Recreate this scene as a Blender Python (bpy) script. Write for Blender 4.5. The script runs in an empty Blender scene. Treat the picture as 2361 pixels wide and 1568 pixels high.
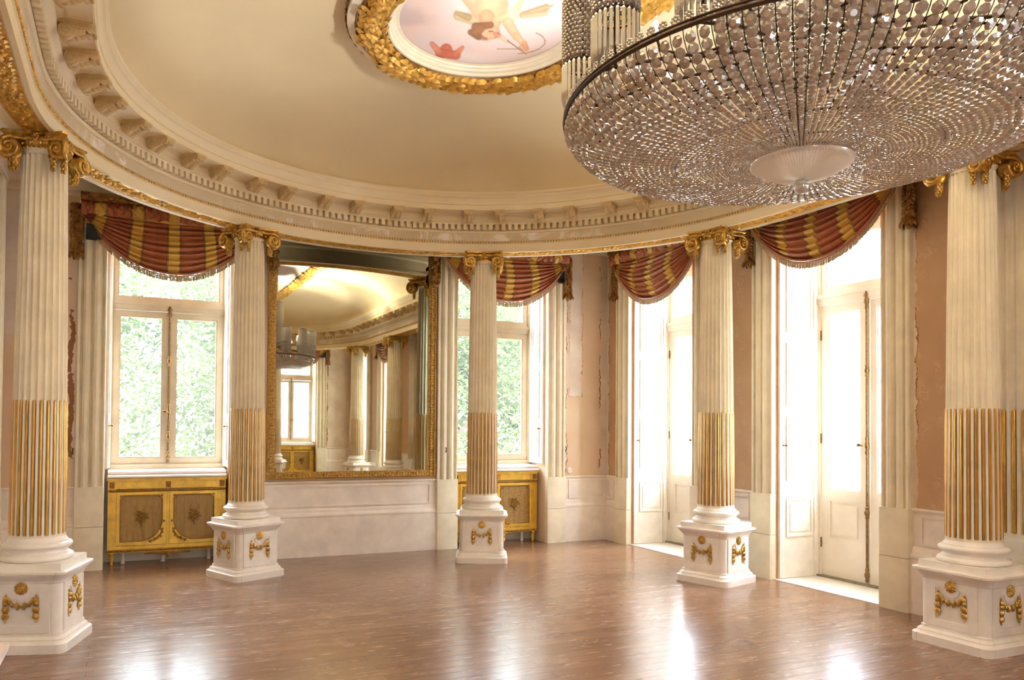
import bpy, math, random
from math import sin, cos, pi, radians, sqrt, atan2, hypot
from mathutils import Vector, Matrix
from mathutils.geometry import tessellate_polygon
random.seed(7)
SC = bpy.context.scene
COL = SC.collection

# ------------------------------------------------------------------ camera
cam_d = bpy.data.cameras.new('camera'); cam = bpy.data.objects.new('camera', cam_d); COL.objects.link(cam)
SC.camera = cam
CAMP = Vector((-2.410, -2.479, 1.5))
YAW, PITCH, ROLL = radians(23.580), 0.0199965, 0.0082468
fw = Vector((sin(YAW)*cos(PITCH), cos(YAW)*cos(PITCH), sin(PITCH)))
rt0 = Vector((cos(YAW), -sin(YAW), 0)); up0 = rt0.cross(fw)
rt = cos(ROLL)*rt0 + sin(ROLL)*up0; up = -sin(ROLL)*rt0 + cos(ROLL)*up0
cam.matrix_world = Matrix(((rt.x, up.x, -fw.x, CAMP.x), (rt.y, up.y, -fw.y, CAMP.y), (rt.z, up.z, -fw.z, CAMP.z), (0, 0, 0, 1)))
cam_d.sensor_width = 36; cam_d.lens = 1789.216/2361*36
cam_d.shift_x = (1180.5-1068.367)/2361; cam_d.shift_y = (945.695-784)/2361
cam_d.clip_start = .05; cam_d.clip_end = 300

# ------------------------------------------------------------------ world, exposure
world = bpy.data.worlds.new('overcast_sky'); SC.world = world; world.use_nodes = True
wn = world.node_tree.nodes; wl = world.node_tree.links
wn['Background'].inputs[0].default_value = (.88, .96, 1.10, 1)
wn['Background'].inputs[1].default_value = 3.8
SC.view_settings.view_transform = 'Standard'; SC.view_settings.look = 'None'
SC.view_settings.gamma = 1; SC.view_settings.use_curve_mapping = False
SC.view_settings.exposure = 3.02
SC.cycles.use_denoising = True
SC.cycles.max_bounces = 9; SC.cycles.diffuse_bounces = 6; SC.cycles.glossy_bounces = 4
SC.cycles.transparent_max_bounces = 16; SC.cycles.transmission_bounces = 6
SC.cycles.sample_clamp_indirect = 8
SC.cycles.caustics_reflective = False; SC.cycles.caustics_refractive = False

def portal(name, loc, rot, sx, sy):
    d = bpy.data.lights.new(name, 'AREA'); d.shape = 'RECTANGLE'; d.size = sx; d.size_y = sy
    d.cycles.is_portal = True
    o = bpy.data.objects.new(name, d); COL.objects.link(o); o.location = loc; o.rotation_euler = rot
DOORY = (2.765, 5.17, -2.765, -5.17); WINX = (-1.965, 1.965)
for i, y in enumerate(DOORY): portal('daylight_door_portal', (4.45, y, 2.0), (0, radians(90), 0), 3.2, 1.3)
for x in WINX:
    portal('daylight_window_portal', (x, 7.05, 2.3), (radians(-90), 0, 0), 1.3, 2.8)
    portal('daylight_window_portal', (x, -7.05, 2.3), (radians(90), 0, 0), 1.3, 2.8)

# ------------------------------------------------------------------ materials
def lin(c): return tuple((x/12.92 if x <= .04045 else ((x+.055)/1.055)**2.4) for x in c)
def hx(r, g, b): return (*lin((r/255, g/255, b/255)), 1)
MATS = {}
class NT:
    def __init__(s, name):
        s.m = bpy.data.materials.new(name); s.m.use_nodes = True
        s.n = s.m.node_tree.nodes; s.l = s.m.node_tree.links
        s.b = s.n['Principled BSDF']; s.out = s.n['Material Output']
        MATS[name] = s.m
    def new(s, t, **kw):
        n = s.n.new(t)
        for k, v in kw.items(): setattr(n, k, v)
        return n
    def coord(s, which='Object'):
        return s.new('ShaderNodeTexCoord').outputs[which]
    def mapping(s, vec, scale=(1,1,1), rot=(0,0,0), loc=(0,0,0)):
        n = s.new('ShaderNodeMapping'); n.inputs['Scale'].default_value = scale; n.inputs['Rotation'].default_value = rot
        n.inputs['Location'].default_value = loc
        s.l.new(vec, n.inputs['Vector']); return n.outputs[0]
    def noise(s, vec, scale, detail=4, rough=.55, dist=0):
        n = s.new('ShaderNodeTexNoise'); n.inputs['Scale'].default_value = scale; n.inputs['Detail'].default_value = detail
        n.inputs['Roughness'].default_value = rough; n.inputs['Distortion'].default_value = dist
        s.l.new(vec, n.inputs['Vector']); return n.outputs['Fac']
    def ramp(s, fac, stops):
        n = s.new('ShaderNodeValToRGB'); r = n.color_ramp
        while len(r.elements) > 1: r.elements.remove(r.elements[0])
        r.elements[0].position = stops[0][0]; r.elements[0].color = stops[0][1]
        for p, c in stops[1:]:
            e = r.elements.new(p); e.color = c
        s.l.new(fac, n.inputs[0]); return n.outputs[0]
    def math(s, op, a, b=None, c=None):
        n = s.new('ShaderNodeMath', operation=op)
        for i, v in enumerate((a, b, c)):
            if v is None: continue
            if isinstance(v, (int, float)): n.inputs[i].default_value = v
            else: s.l.new(v, n.inputs[i])
        return n.outputs[0]
    def mix(s, fac, a, b, blend='MIX'):
        n = s.new('ShaderNodeMix', data_type='RGBA', blend_type=blend)
        for sock, v in ((n.inputs[0], fac), (n.inputs[6], a), (n.inputs[7], b)):
            if isinstance(v, (int, float)): sock.default_value = v
            elif isinstance(v, tuple): sock.default_value = v
            else: s.l.new(v, sock)
        return n.outputs[2]
    def sep(s, vec):
        n = s.new('ShaderNodeSeparateXYZ'); s.l.new(vec, n.inputs[0]); return n.outputs
    def bump(s, h, strength=.3, dist=.01):
        n = s.new('ShaderNodeBump'); n.inputs['Strength'].default_value = strength; n.inputs['Distance'].default_value = dist
        s.l.new(h, n.inputs['Height']); s.l.new(n.outputs[0], s.b.inputs['Normal'])
    def set(s, col=None, rough=None, metal=None, spec=None):
        for k, v in (('Base Color', col), ('Roughness', rough), ('Metallic', metal), ('Specular IOR Level', spec)):
            if v is None: continue
            if isinstance(v, (int, float, tuple)): s.b.inputs[k].default_value = v
            else: s.l.new(v, s.b.inputs[k])

def simple(name, col, rough=.5, metal=0, var=.06, scale=6, bump=0, bscale=60):
    t = NT(name); c = t.coord()
    n = t.noise(c, scale, 5)
    d = tuple(x*(1-var*2) for x in col[:3])+(1,); h = tuple(min(1, x*(1+var)) for x in col[:3])+(1,)
    t.set(t.ramp(n, [(.3, d), (.7, h)]), rough, metal)
    if bump: t.bump(t.noise(c, bscale, 3), bump, .004)
    return t.m

CREAM = simple('cream_paint', hx(235, 224, 196), .42, bump=.08)
WHITE = simple('white_paint', hx(242, 234, 220), .38, bump=.05)
t = NT('aged_door_paint'); c = t.coord()
chip = t.ramp(t.noise(c, 9, 9, .75, .6), [(.64, (0,0,0,1)), (.70, (.75,.75,.75,1))])
t.set(t.mix(chip, t.ramp(t.noise(c, 3, 5), [(.3, hx(232, 222, 204)), (.7, hx(243, 236, 222))]), hx(150, 128, 98)), .5)
t.bump(chip, .3, .003)
AGED = t.m
DADOP = simple('dado_paint', hx(238, 227, 213), .42, bump=.06)
SASHP = simple('window_frame_paint', hx(202, 186, 158), .45, bump=.08)
PEDW = simple('pedestal_paint', hx(243, 237, 226), .36)
CEILC = simple('ceiling_ochre_plaster', hx(231, 214, 174), .75, var=.03, scale=1.2)
AISLE = simple('aisle_plaster', hx(226, 212, 190), .7, var=.04)
GOLD = simple('gold_leaf', hx(228, 178, 82), .38, .62, var=.22, scale=22, bump=.25, bscale=70)
GOLDC = simple('burnished_gold', hx(212, 170, 88), .32, .8, var=.25, scale=30, bump=.3, bscale=90)
GOLDD = simple('old_gold_carving', hx(158, 112, 54), .45, .5, var=.35, scale=18, bump=.4, bscale=60)
GOLDP = simple('gold_paint', hx(234, 190, 74), .36, .3, var=.12, scale=14)
GOLDP2 = simple('gold_paint_antique', hx(166, 120, 48), .42, .4, var=.3, scale=60, bump=.5, bscale=120)
REED = simple('gilt_reed', hx(222, 172, 84), .32, .8, var=.12, scale=10)
FRAMEG = simple('mirror_frame_gilt', hx(206, 162, 84), .38, .6, var=.3, scale=50, bump=.5, bscale=140)
BLACK = simple('black_plastic', (.012, .012, .014, 1), .5)
IRON = simple('aged_iron', hx(96, 80, 62), .5, .6, var=.2, scale=40)
BRASS = simple('worn_brass', hx(150, 120, 80), .4, .8, var=.2, scale=40)
MARBLE = simple('white_marble_sill', hx(246, 238, 232), .22, var=.04, scale=9)
STONE = simple('threshold_stone', hx(226, 220, 208), .6, var=.08, scale=25, bump=.2)
GLASSWARE = None

# entablature paint: cream with chalky worn patches on the frieze
t = NT('entablature_paint'); c = t.coord()
n1 = t.noise(c, 3.2, 8, .7, .6); n2 = t.noise(c, 1.1, 3)
base = t.ramp(n2, [(.35, hx(233, 217, 178)), (.7, hx(242, 229, 196))])
worn = t.ramp(t.math('MULTIPLY', n1, 1.0), [(.60, (0,0,0,1)), (.66, (1,1,1,1))])
zz = t.sep(c)[2]
fri = t.math('MULTIPLY', t.math('GREATER_THAN', zz, 3.50), t.math('LESS_THAN', zz, 3.655))
yy = t.math('GREATER_THAN', t.sep(c)[1], 3.0)
t.set(t.mix(t.math('MULTIPLY', t.math('MULTIPLY', worn, fri), yy), base, hx(236, 228, 216)), .5)
ENT = t.m
t = NT('frieze_paint'); c = t.coord()
n1 = t.noise(c, 4, 8, .72, .5)
patch = t.noise(c, .9, 2)
w = t.math('MULTIPLY', t.ramp(n1, [(.49, (0,0,0,1)), (.57, (1,1,1,1))]), t.ramp(patch, [(.42, (0,0,0,1)), (.56, (1,1,1,1))]))
t.set(t.mix(w, t.ramp(t.noise(c, 2, 4), [(.3, hx(204, 188, 152)), (.7, hx(218, 202, 168))]), hx(240, 232, 220)), .55)
FRIEZE = t.m
MOD_SHADE = simple('modillion_shaded_ochre', hx(214, 186, 136), .5, var=.08, scale=14)  # darker than the cornice paint: shade put into the colour

# wallpaper with a faint leaf pattern, torn at edges
def wallpaper(name, axis, bare, c1=hx(190, 152, 114), c2=hx(203, 168, 130)):
    """bare: list of (kind, pos, sign, lo, hi) along the wall axis"""
    t = NT(name); c = t.coord(); xyz = t.sep(c)
    a, z = xyz[axis], xyz[2]
    vec = t.new('ShaderNodeCombineXYZ'); t.l.new(a, vec.inputs[0]); t.l.new(z, vec.inputs[1]); v = vec.outputs[0]
    warp = t.noise(v, 6, 4, .6); 
    vor = t.new('ShaderNodeTexVoronoi', feature='SMOOTH_F1'); vor.inputs['Scale'].default_value = 7.5
    t.l.new(t.mapping(v, (1, .75, 1)), vor.inputs['Vector'])
    leaf = t.noise(v, 26, 3, .7, 1.5)
    fl = t.math('MULTIPLY', t.ramp(vor.outputs['Distance'], [(.18, (1,1,1,1)), (.4, (0,0,0,1))]), t.ramp(leaf, [(.5, (0,0,0,1)), (.56, (1,1,1,1))]))
    col = t.ramp(t.noise(v, 1.6, 5), [(.3, c1), (.7, c2)])
    col = t.mix(t.math('MULTIPLY', fl, .38), col, hx(226, 196, 160))
    st = t.noise(t.mapping(v, (5, .5, 1)), 2, 5, .6)
    col = t.mix(t.ramp(st, [(.62, (0,0,0,1)), (.8, (.35,.35,.35,1))]), col, hx(168, 122, 92))
    edge_n = t.math('MULTIPLY', t.math('SUBTRACT', t.noise(v, 5, 8, .7, .4), .5), .16)
    for pos, hwid, zlo, zhi, rip in bare:
        s_ = t.math('SUBTRACT', hwid, t.math('ABSOLUTE', t.math('SUBTRACT', t.math('ADD', a, edge_n), pos)))
        s_ = t.math('MINIMUM', s_, t.math('SUBTRACT', t.math('ADD', z, edge_n), zlo))
        s_ = t.math('MINIMUM', s_, t.math('SUBTRACT', zhi, t.math('ADD', z, edge_n)))
        bare_m = t.math('GREATER_THAN', s_, 0)
        rim = t.math('MULTIPLY', t.math('GREATER_THAN', s_, -rip), t.math('LESS_THAN', s_, rip*.3))
        rn = t.math('GREATER_THAN', t.noise(v, 3, 3), .5)
        col = t.mix(bare_m, col, t.ramp(t.noise(v, 3, 6), [(.3, hx(208, 190, 170)), (.7, hx(230, 216, 198))]))
        col = t.mix(t.math('MULTIPLY', rim, rn), col, hx(150, 100, 62))
    t.set(col, .8)
    t.bump(t.noise(v, 30, 4), .15, .004)
    return t.m
WP_FAR = wallpaper('wallpaper_far', 0, [(3.52, .09, 0, 9, .012), (-3.40, .30, 2.35, 9, .012), (2.88, .03, 0, 9, .008), (-2.86, .04, 0, 9, .035), (3.05, .10, 1.9, 9, .004)], hx(216, 186, 152), hx(226, 202, 172))  # paler paper tones on this wall: window light put into the colour
WP_RIGHT = wallpaper('wallpaper_right', 1, [(1.90, .035, 0, 9, .006), (6.34, .06, 0, 9, .01)])
WP_LEFT = wallpaper('wallpaper_left', 1, [(6.2, .2, 2.2, 9, .02)])
WP_NEAR = wallpaper('wallpaper_near', 0, [(3.25, .35, 0, 9, .035)])

# plank floor, boards run along X
t = NT('floor_planks'); c = t.coord()
br = t.new('ShaderNodeTexBrick'); br.offset = .37; br.squash = 1
br.inputs['Scale'].default_value = 1; br.inputs['Brick Width'].default_value = 2.6; br.inputs['Row Height'].default_value = .105
br.inputs['Mortar Size'].default_value = .0016; br.inputs['Mortar Smooth'].default_value = .3; br.inputs['Bias'].default_value = 0
br.inputs['Color1'].default_value = (0, 0, 0, 1); br.inputs['Color2'].default_value = (1, 1, 1, 1); br.inputs['Mortar'].default_value = (.5, .5, .5, 1)
t.l.new(c, br.inputs['Vector'])
grain = t.noise(t.mapping(c, (1.2, 26, 1)), 2.5, 8, .65, .3)
tone = t.mix(.5, br.outputs['Color'], t.ramp(t.noise(c, .8, 3), [(.3, (0,0,0,1)), (.7, (1,1,1,1))]))
wood = t.ramp(tone, [(0, hx(118, 84, 62)), (.5, hx(140, 104, 78)), (1, hx(160, 124, 96))])
wood = t.mix(t.ramp(grain, [(.4, (0,0,0,1)), (.75, (.5,.5,.5,1))]), wood, hx(116, 78, 56))
scuff = t.ramp(t.noise(t.mapping(c, (2.2, 9, 1)), 4, 8, .75, .8), [(.63, (0,0,0,1)), (.70, (.32,.32,.32,1))])
wood = t.mix(scuff, wood, hx(190, 160, 138))
wood = t.mix(br.outputs['Fac'], wood, hx(52, 30, 22))
rgh = t.ramp(t.noise(t.mapping(c, (1, 7, 1)), 3.5, 6, .6), [(.3, (.17,.17,.17,1)), (.75, (.32,.32,.32,1))])
t.set(wood, rgh, 0, .5)
h = t.math('ADD', t.math('MULTIPLY', t.noise(t.mapping(c, (.5, 6, 1)), 5, 4), .5), t.math('MULTIPLY', br.outputs['Fac'], -1.2))
t.bump(h, .5, .004)
t.b.inputs['Coat Weight'].default_value = .22; t.b.inputs['Coat Roughness'].default_value = .17
FLOOR = t.m

# curtain fabric: UV u across (stripes), v down
t = NT('striped_silk'); uv = t.coord('UV'); xyz = t.sep(uv)
u = xyz[0]
ph = t.math('FRACT', t.math('MULTIPLY', u, 5.0))
S = t.ramp(ph, [(0, hx(174, 98, 60)), (.30, hx(174, 98, 60)), (.31, hx(104, 46, 26)), (.33, hx(204, 160, 84)), (.345, hx(104, 46, 26)), (.36, hx(224, 182, 88)), (.64, hx(224, 182, 88)), (.655, hx(104, 46, 26)), (.67, hx(204, 160, 84)), (.685, hx(104, 46, 26)), (.70, hx(182, 106, 68)), (1, hx(174, 98, 60))])
for m_ in t.m.node_tree.nodes:
    if m_.type == 'VALTORGB' : m_.color_ramp.interpolation = 'CONSTANT'
weft = t.noise(t.mapping(uv, (8, 120, 1)), 6, 3)
t.set(t.mix(t.ramp(weft, [(.55, (0,0,0,1)), (.8, (.4,.4,.4,1))]), S, hx(96, 50, 26)), .38, 0, .5)
t.b.inputs['Sheen Weight'].default_value = .1
t.bump(weft, .15, .004)
SILK = t.m
FRINGE = simple('fringe_thread', hx(186, 160, 116), .7, var=.25, scale=90)
BRAID = simple('braid_trim', hx(190, 122, 96), .6, var=.2, scale=90)

# woven cane
t = NT('woven_cane'); c = t.coord('UV'); m = t.mapping(c, (1, 1, 1))
xyz = t.sep(m)
fx = t.math('SUBTRACT', t.math('FRACT', xyz[0]), .5); fy = t.math('SUBTRACT', t.math('FRACT', xyz[1]), .5)
d = t.math('SQRT', t.math('ADD', t.math('POWER', fx, 2), t.math('POWER', fy, 2)))
hole = t.math('LESS_THAN', d, .24)
cn = t.noise(c, .35, 4)
t.set(t.ramp(cn, [(.3, hx(150, 112, 52)), (.7, hx(196, 156, 84))]), .5)
tr = t.new('ShaderNodeBsdfTransparent'); mx = t.new('ShaderNodeMixShader')
t.l.new(hole, mx.inputs[0]); t.l.new(t.b.outputs[0], mx.inputs[1]); t.l.new(tr.outputs[0], mx.inputs[2]); t.l.new(mx.outputs[0], t.out.inputs[0])
CANE = t.m

# window pane
t = NT('window_glass')
tr = t.new('ShaderNodeBsdfTransparent'); gl = t.new('ShaderNodeBsdfGlossy'); gl.inputs['Roughness'].default_value = .02
lw = t.new('ShaderNodeLayerWeight'); lw.inputs[0].default_value = .12
tr.inputs[0].default_value = (.96, .98, .97, 1)
mx = t.new('ShaderNodeMixShader'); t.l.new(t.math('MULTIPLY', lw.outputs['Fresnel'], .6), mx.inputs[0]); t.l.new(tr.outputs[0], mx.inputs[1]); t.l.new(gl.outputs[0], mx.inputs[2])
dt = t.new('ShaderNodeBsdfTranslucent'); dt.inputs[0].default_value = (.95, .97, 1, 1)
m2 = t.new('ShaderNodeMixShader'); m2.inputs[0].default_value = .026; t.l.new(mx.outputs[0], m2.inputs[1]); t.l.new(dt.outputs[0], m2.inputs[2])
t.l.new(m2.outputs[0], t.out.inputs[0]); PANE = t.m
# mirror silver, slightly foxed
t = NT('old_mirror_silver'); c = t.coord()
t.set(t.ramp(t.noise(c, 2.5, 5), [(.3, (.60, .59, .48, 1)), (.7, (.70, .69, .58, 1))]), .015, 1.0)
MIRR = t.m
# crystal
def crystal(name, col, wt, wg, rough):
    t = NT(name)
    df = t.new('ShaderNodeBsdfDiffuse'); df.inputs[0].default_value = col
    tl = t.new('ShaderNodeBsdfTranslucent'); tl.inputs[0].default_value = col
    a0 = t.new('ShaderNodeMixShader'); a0.inputs[0].default_value = .45
    t.l.new(df.outputs[0], a0.inputs[1]); t.l.new(tl.outputs[0], a0.inputs[2])
    tr = t.new('ShaderNodeBsdfTransparent'); tr.inputs[0].default_value = (.95, .93, .9, 1)
    gl = t.new('ShaderNodeBsdfGlossy'); gl.inputs['Roughness'].default_value = rough; gl.inputs[0].default_value = (1, .98, .95, 1)
    a = t.new('ShaderNodeMixShader'); a.inputs[0].default_value = wt
    t.l.new(a0.outputs[0], a.inputs[1]); t.l.new(tr.outputs[0], a.inputs[2])
    b = t.new('ShaderNodeMixShader'); b.inputs[0].default_value = wg
    t.l.new(a.outputs[0], b.inputs[1]); t.l.new(gl.outputs[0], b.inputs[2])
    t.l.new(b.outputs[0], t.out.inputs[0]); return t.m
CRYS = crystal('crystal_bead', (.56, .50, .44, 1), .12, .34, .06)
PRISM = crystal('glass_prism', (.74, .72, .68, 1), .35, .40, .05)
DISH = crystal('pressed_glass', (.95, .93, .90, 1), .10, .35, .10)
t = NT('fill_bulb_glass'); t.b.inputs['Emission Color'].default_value = (1, .86, .68, 1); t.b.inputs['Emission Strength'].default_value = .12; FILL_BULB = t.m  # faint glow for the bulbs added with the dome fill
WIRE = simple('dark_bronze_wire', hx(70, 50, 36), .5, .6)

# outdoors
def leafmat(name, c1, c2):
    t = NT(name); n = t.noise(t.coord(), 1.3, 3)
    col = t.ramp(n, [(.3, c1), (.7, c2)])
    df = t.new('ShaderNodeBsdfDiffuse'); tl = t.new('ShaderNodeBsdfTranslucent'); mx = t.new('ShaderNodeMixShader'); mx.inputs[0].default_value = .45
    t.l.new(col, df.inputs[0]); t.l.new(col, tl.inputs[0]); t.l.new(df.outputs[0], mx.inputs[1]); t.l.new(tl.outputs[0], mx.inputs[2])
    t.l.new(mx.outputs[0], t.out.inputs[0]); return t.m
LEAF = leafmat('pale_leaves', hx(60, 76, 46), hx(112, 122, 78))
BARK = simple('bark', hx(110, 96, 80), .9, var=.2, bump=.4, bscale=20)
FACADE = simple('pale_facade', hx(236, 236, 238), .8, var=.02)
FACADE2 = simple('facade_window', hx(180, 184, 190), .4)
GROUND = simple('street_paving', hx(180, 178, 172), .9)

# ------------------------------------------------------------------ mesh builder
class MB:
    def __init__(s): s.v = []; s.f = []; s.mi = []; s.cur = 0; s.M = None; s.uv = {}
    def add(s, vs, fs):
        o = len(s.v)
        if s.M is not None: vs = [s.M @ Vector(p) for p in vs]
        s.v += [tuple(p) for p in vs]
        s.f += [tuple(i+o for i in f) for f in fs]; s.mi += [s.cur]*len(fs)
        return o
    def box(s, a, b):
        x0, y0, z0 = [min(p, q) for p, q in zip(a, b)]; x1, y1, z1 = [max(p, q) for p, q in zip(a, b)]
        s.add([(x0,y0,z0),(x1,y0,z0),(x1,y1,z0),(x0,y1,z0),(x0,y0,z1),(x1,y0,z1),(x1,y1,z1),(x0,y1,z1)],
              [(0,3,2,1),(4,5,6,7),(0,1,5,4),(1,2,6,5),(2,3,7,6),(3,0,4,7)])
    def loft(s, rings, closed=True, cap0=False, cap1=False):
        n = len(rings[0]); vs = [p for r in rings for p in r]; fs = []
        m = n if closed else n-1
        for i in range(len(rings)-1):
            for j in range(m):
                k = (j+1) % n
                fs.append((i*n+j, i*n+k, (i+1)*n+k, (i+1)*n+j))
        if cap0: fs.append(tuple(range(n-1, -1, -1)))
        if cap1: fs.append(tuple((len(rings)-1)*n+j for j in range(n)))
        return s.add(vs, fs)
    def lathe(s, prof, seg=24, c=(0,0,0), cap=True):
        rings = [[(c[0]+r*cos(2*pi*j/seg), c[1]+r*sin(2*pi*j/seg), c[2]+z) for j in range(seg)] for r, z in prof]
        s.loft(rings, True, cap, cap)
    def tube(s, path, rad, seg=8, cap=True, flat=1.0):
        path = [Vector(p) for p in path]; n = len(path)
        rs = rad if isinstance(rad, (list, tuple)) else [rad]*n
        rings = []; ref = None
        for i, p in enumerate(path):
            d = (path[min(i+1, n-1)]-path[max(i-1, 0)]); d = d.normalized() if d.length > 1e-9 else Vector((0,0,1))
            if ref is None: ref = Vector((0,0,1)) if abs(d.z) < .9 else Vector((1,0,0))
            a = d.cross(ref); a = a.normalized() if a.length > 1e-6 else d.orthogonal().normalized()
            b = a.cross(d).normalized(); ref = b
            rings.append([p+rs[i]*(cos(2*pi*j/seg)*a*flat+sin(2*pi*j/seg)*b) for j in range(seg)])
        s.loft(rings, True, cap, cap)
    def sphere(s, c, r, seg=8, rings=5, sc=(1,1,1)):
        rr = []
        for i in range(rings+1):
            th = pi*i/rings; k = max(sin(th), .02)
            rr.append([(c[0]+sc[0]*r*k*cos(2*pi*j/seg), c[1]+sc[1]*r*k*sin(2*pi*j/seg), c[2]-sc[2]*r*cos(th)) for j in range(seg)])
        s.loft(rr, True, True, True)
    def plate(s, outer, holes, M, t):
        """flat plate in local XY with holes, extruded from z=0 to z=t; M local->object"""
        loops = [[Vector((x, y, 0)) for x, y in outer]]+[[Vector((x, y, 0)) for x, y in h] for h in holes]
        tri = tessellate_polygon(loops); flat = [p for l in loops for p in l]; n = len(flat)
        vs = [M @ p for p in flat]+[M @ (p+Vector((0,0,t))) for p in flat]
        fs = []
        for a, b, c in tri:
            nrm = (flat[b]-flat[a]).cross(flat[c]-flat[a]).z
            if nrm < 0: b, c = c, b
            fs.append((a+n, b+n, c+n)); fs.append((c, b, a))
        o = 0
        for li, l in enumerate(loops):
            area = sum(l[i].x*l[(i+1) % len(l)].y-l[(i+1) % len(l)].x*l[i].y for i in range(len(l)))
            ccw = (area > 0) == (li == 0)
            for i in range(len(l)):
                a, b = o+i, o+(i+1) % len(l)
                fs.append((a, b, b+n, a+n) if ccw else (b, a, a+n, b+n))
            o += len(l)
        s.add(vs, fs)
    def leaf(s, p, d, nrm, L, w, lift=.3):
        p, d, nrm = Vector(p), Vector(d).to_3d().normalized(), Vector(nrm).to_3d().normalized(); sd = d.cross(nrm).normalized(); nrm = sd.cross(d).normalized()
        vs = []
        for x, wd, h in ((0, .30, .0), (.28, .92, .5), (.58, .96, .8), (.84, .52, .78)):
            c = p+d*L*x+nrm*(L*lift*h)
            vs += [c+sd*w*.5*wd-nrm*w*.10, c+nrm*w*.16, c-sd*w*.5*wd-nrm*w*.10]
        vs.append(p+d*L+nrm*L*lift*.55)
        fs = []
        for i in range(3):
            o = i*3; fs += [(o, o+3, o+4, o+1), (o+1, o+4, o+5, o+2)]
        fs += [(9, 12, 10), (10, 12, 11)]
        s.add(vs, fs)
    def build(s, name, mats, parent=None, smooth=True, angle=35):
        me = bpy.data.meshes.new(name); me.from_pydata(s.v, [], s.f)
        if not isinstance(mats, (list, tuple)): mats = [mats]
        for m in mats: me.materials.append(m)
        if len(mats) > 1: me.polygons.foreach_set('material_index', s.mi)
        if smooth:
            me.polygons.foreach_set('use_smooth', [True]*len(me.polygons))
            me.set_sharp_from_angle(angle=radians(angle))
        me.update(); me.validate()
        o = bpy.data.objects.new(name, me); COL.objects.link(o)
        if parent: o.parent = parent
        return o

def tag(o, label, cat, group=None, kind=None):
    if label: o['label'] = label
    if cat: o['category'] = cat
    if group: o['group'] = group
    if kind: o['kind'] = kind
    return o
def empty(name, loc=(0,0,0), rz=0, **kw):
    o = bpy.data.objects.new(name, None); o.empty_display_size = .1; COL.objects.link(o); o.location = loc; o.rotation_euler = (0,0,rz)
    return o
def struct(o): o['kind'] = 'structure'; return o
def copy_tree(o, parent=None):
    c = o.copy(); COL.objects.link(c)
    if parent: c.parent = parent
    for ch in list(o.children): copy_tree(ch, c)
    return c

# ------------------------------------------------------------------ plan: stadium ring inside a rectangular room
R, L = 3.063, 2.681
UE, VS = 6.32, 3.54          # inner faces of end and side walls
WH = 4.02                    # aisle wall height
def st_base(t):
    """arc parameter on the ring (0 = far apex, + towards left) -> (base point, normal, tangent)"""
    per = 2*pi*R+4*L; t = (t+per/2) % per-per/2
    s = 1 if t >= 0 else -1; a = abs(t); q = pi*R/2
    if a <= q: an = a/R; b = (0, L); n = (-sin(an), cos(an)); tg = (-cos(an), -sin(an))
    elif a <= q+2*L: b = (0, L-(a-q)); n = (-1, 0); tg = (0, -1)
    else: an = (a-q-2*L)/R; b = (0, -L); n = (-cos(an), -sin(an)); tg = (sin(an), -cos(an))
    if s < 0: n = (-n[0], n[1]); b = (-b[0], b[1]); tg = (-tg[0], tg[1])
    return b, n, tg
def st_path(seg=56, ns=10):
    out = []
    for i in range(seg+1): a = pi*i/seg; out.append(((0, L), (cos(a), sin(a))))
    for i in range(1, ns): out.append(((0, L-2*L*i/ns), (-1, 0)))
    for i in range(seg+1): a = pi+pi*i/seg; out.append(((0, -L), (cos(a), sin(a))))
    for i in range(1, ns): out.append(((0, -L+2*L*i/ns), (1, 0)))
    return out
PATH = st_path()
def sweep(mb, prof, path=PATH):
    """closed sweep of an open profile [(r,z)] around the stadium"""
    rings = [[(b[0]+r*n[0], b[1]+r*n[1], z) for b, n in path] for r, z in prof]
    mb.loft(rings, True)
def st_iter(r, step, off=0):
    """evenly spaced frames along the offset curve of radius r"""
    per = 2*pi*r+4*L; n = int(round(per/step)); q = pi*r/2
    for i in range(n):
        x = per*((i+off)/n)
        if x < pi*r: a = x/r; yield (0, L), (cos(a), sin(a)), (-sin(a), cos(a))
        elif x < pi*r+2*L: yield (0, L-(x-pi*r)), (-1, 0), (0, -1)
        elif x < 2*pi*r+2*L: a = pi+(x-pi*r-2*L)/r; yield (0, -L), (cos(a), sin(a)), (-sin(a), cos(a))
        else: yield (0, -L+(x-2*pi*r-2*L)), (1, 0), (0, 1)

# ------------------------------------------------------------------ floor, walls, ceilings
mb = MB(); mb.box((-4.3, -7.0, -.25), (4.3, 7.0, 0)); struct(mb.build('floor', FLOOR, smooth=False))

def wall(name, axis, inner, outer, a0, a1, openings, mats):
    """axis 'x': wall runs along x at y=inner..outer. openings (c,half,z0,z1)"""
    mb = MB()
    def bx(p0, p1, z0, z1, m):
        mb.cur = m
        if axis == 'x': mb.box((p0, inner, z0), (p1, outer, z1))
        else: mb.box((inner, p0, z0), (outer, p1, z1))
    cuts = sorted(openings); p = a0
    for c, h, z0, z1 in cuts:
        bx(p, c-h, 0, WH+.6, 0)
        if z0 > 0: bx(c-h, c+h, 0, z0, 1)
        bx(c-h, c+h, z1, WH+.6, 0)
        p = c+h
    bx(p, a1, 0, WH+.6, 0)
    return struct(mb.build(name, mats, smooth=False))
WZ = 3.60
wall('wall_far', 'x', UE, 7.0, -VS, VS, [(x, .63, 0, WZ) for x in WINX], [WP_FAR, CREAM])
wall('wall_near', 'x', -UE, -7.0, -VS, VS, [(x, .63, 0, WZ) for x in WINX], [WP_NEAR, CREAM])
wall('wall_right', 'y', VS, 4.3, -7.0, 7.0, [(y, .605, 0, WZ) for y in DOORY], [WP_RIGHT, CREAM])
wall('wall_left', 'y', -VS, -4.3, -7.0, 7.0, [(y, .605, 0, WZ) for y in DOORY[:2]], [WP_LEFT, CREAM])

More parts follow.
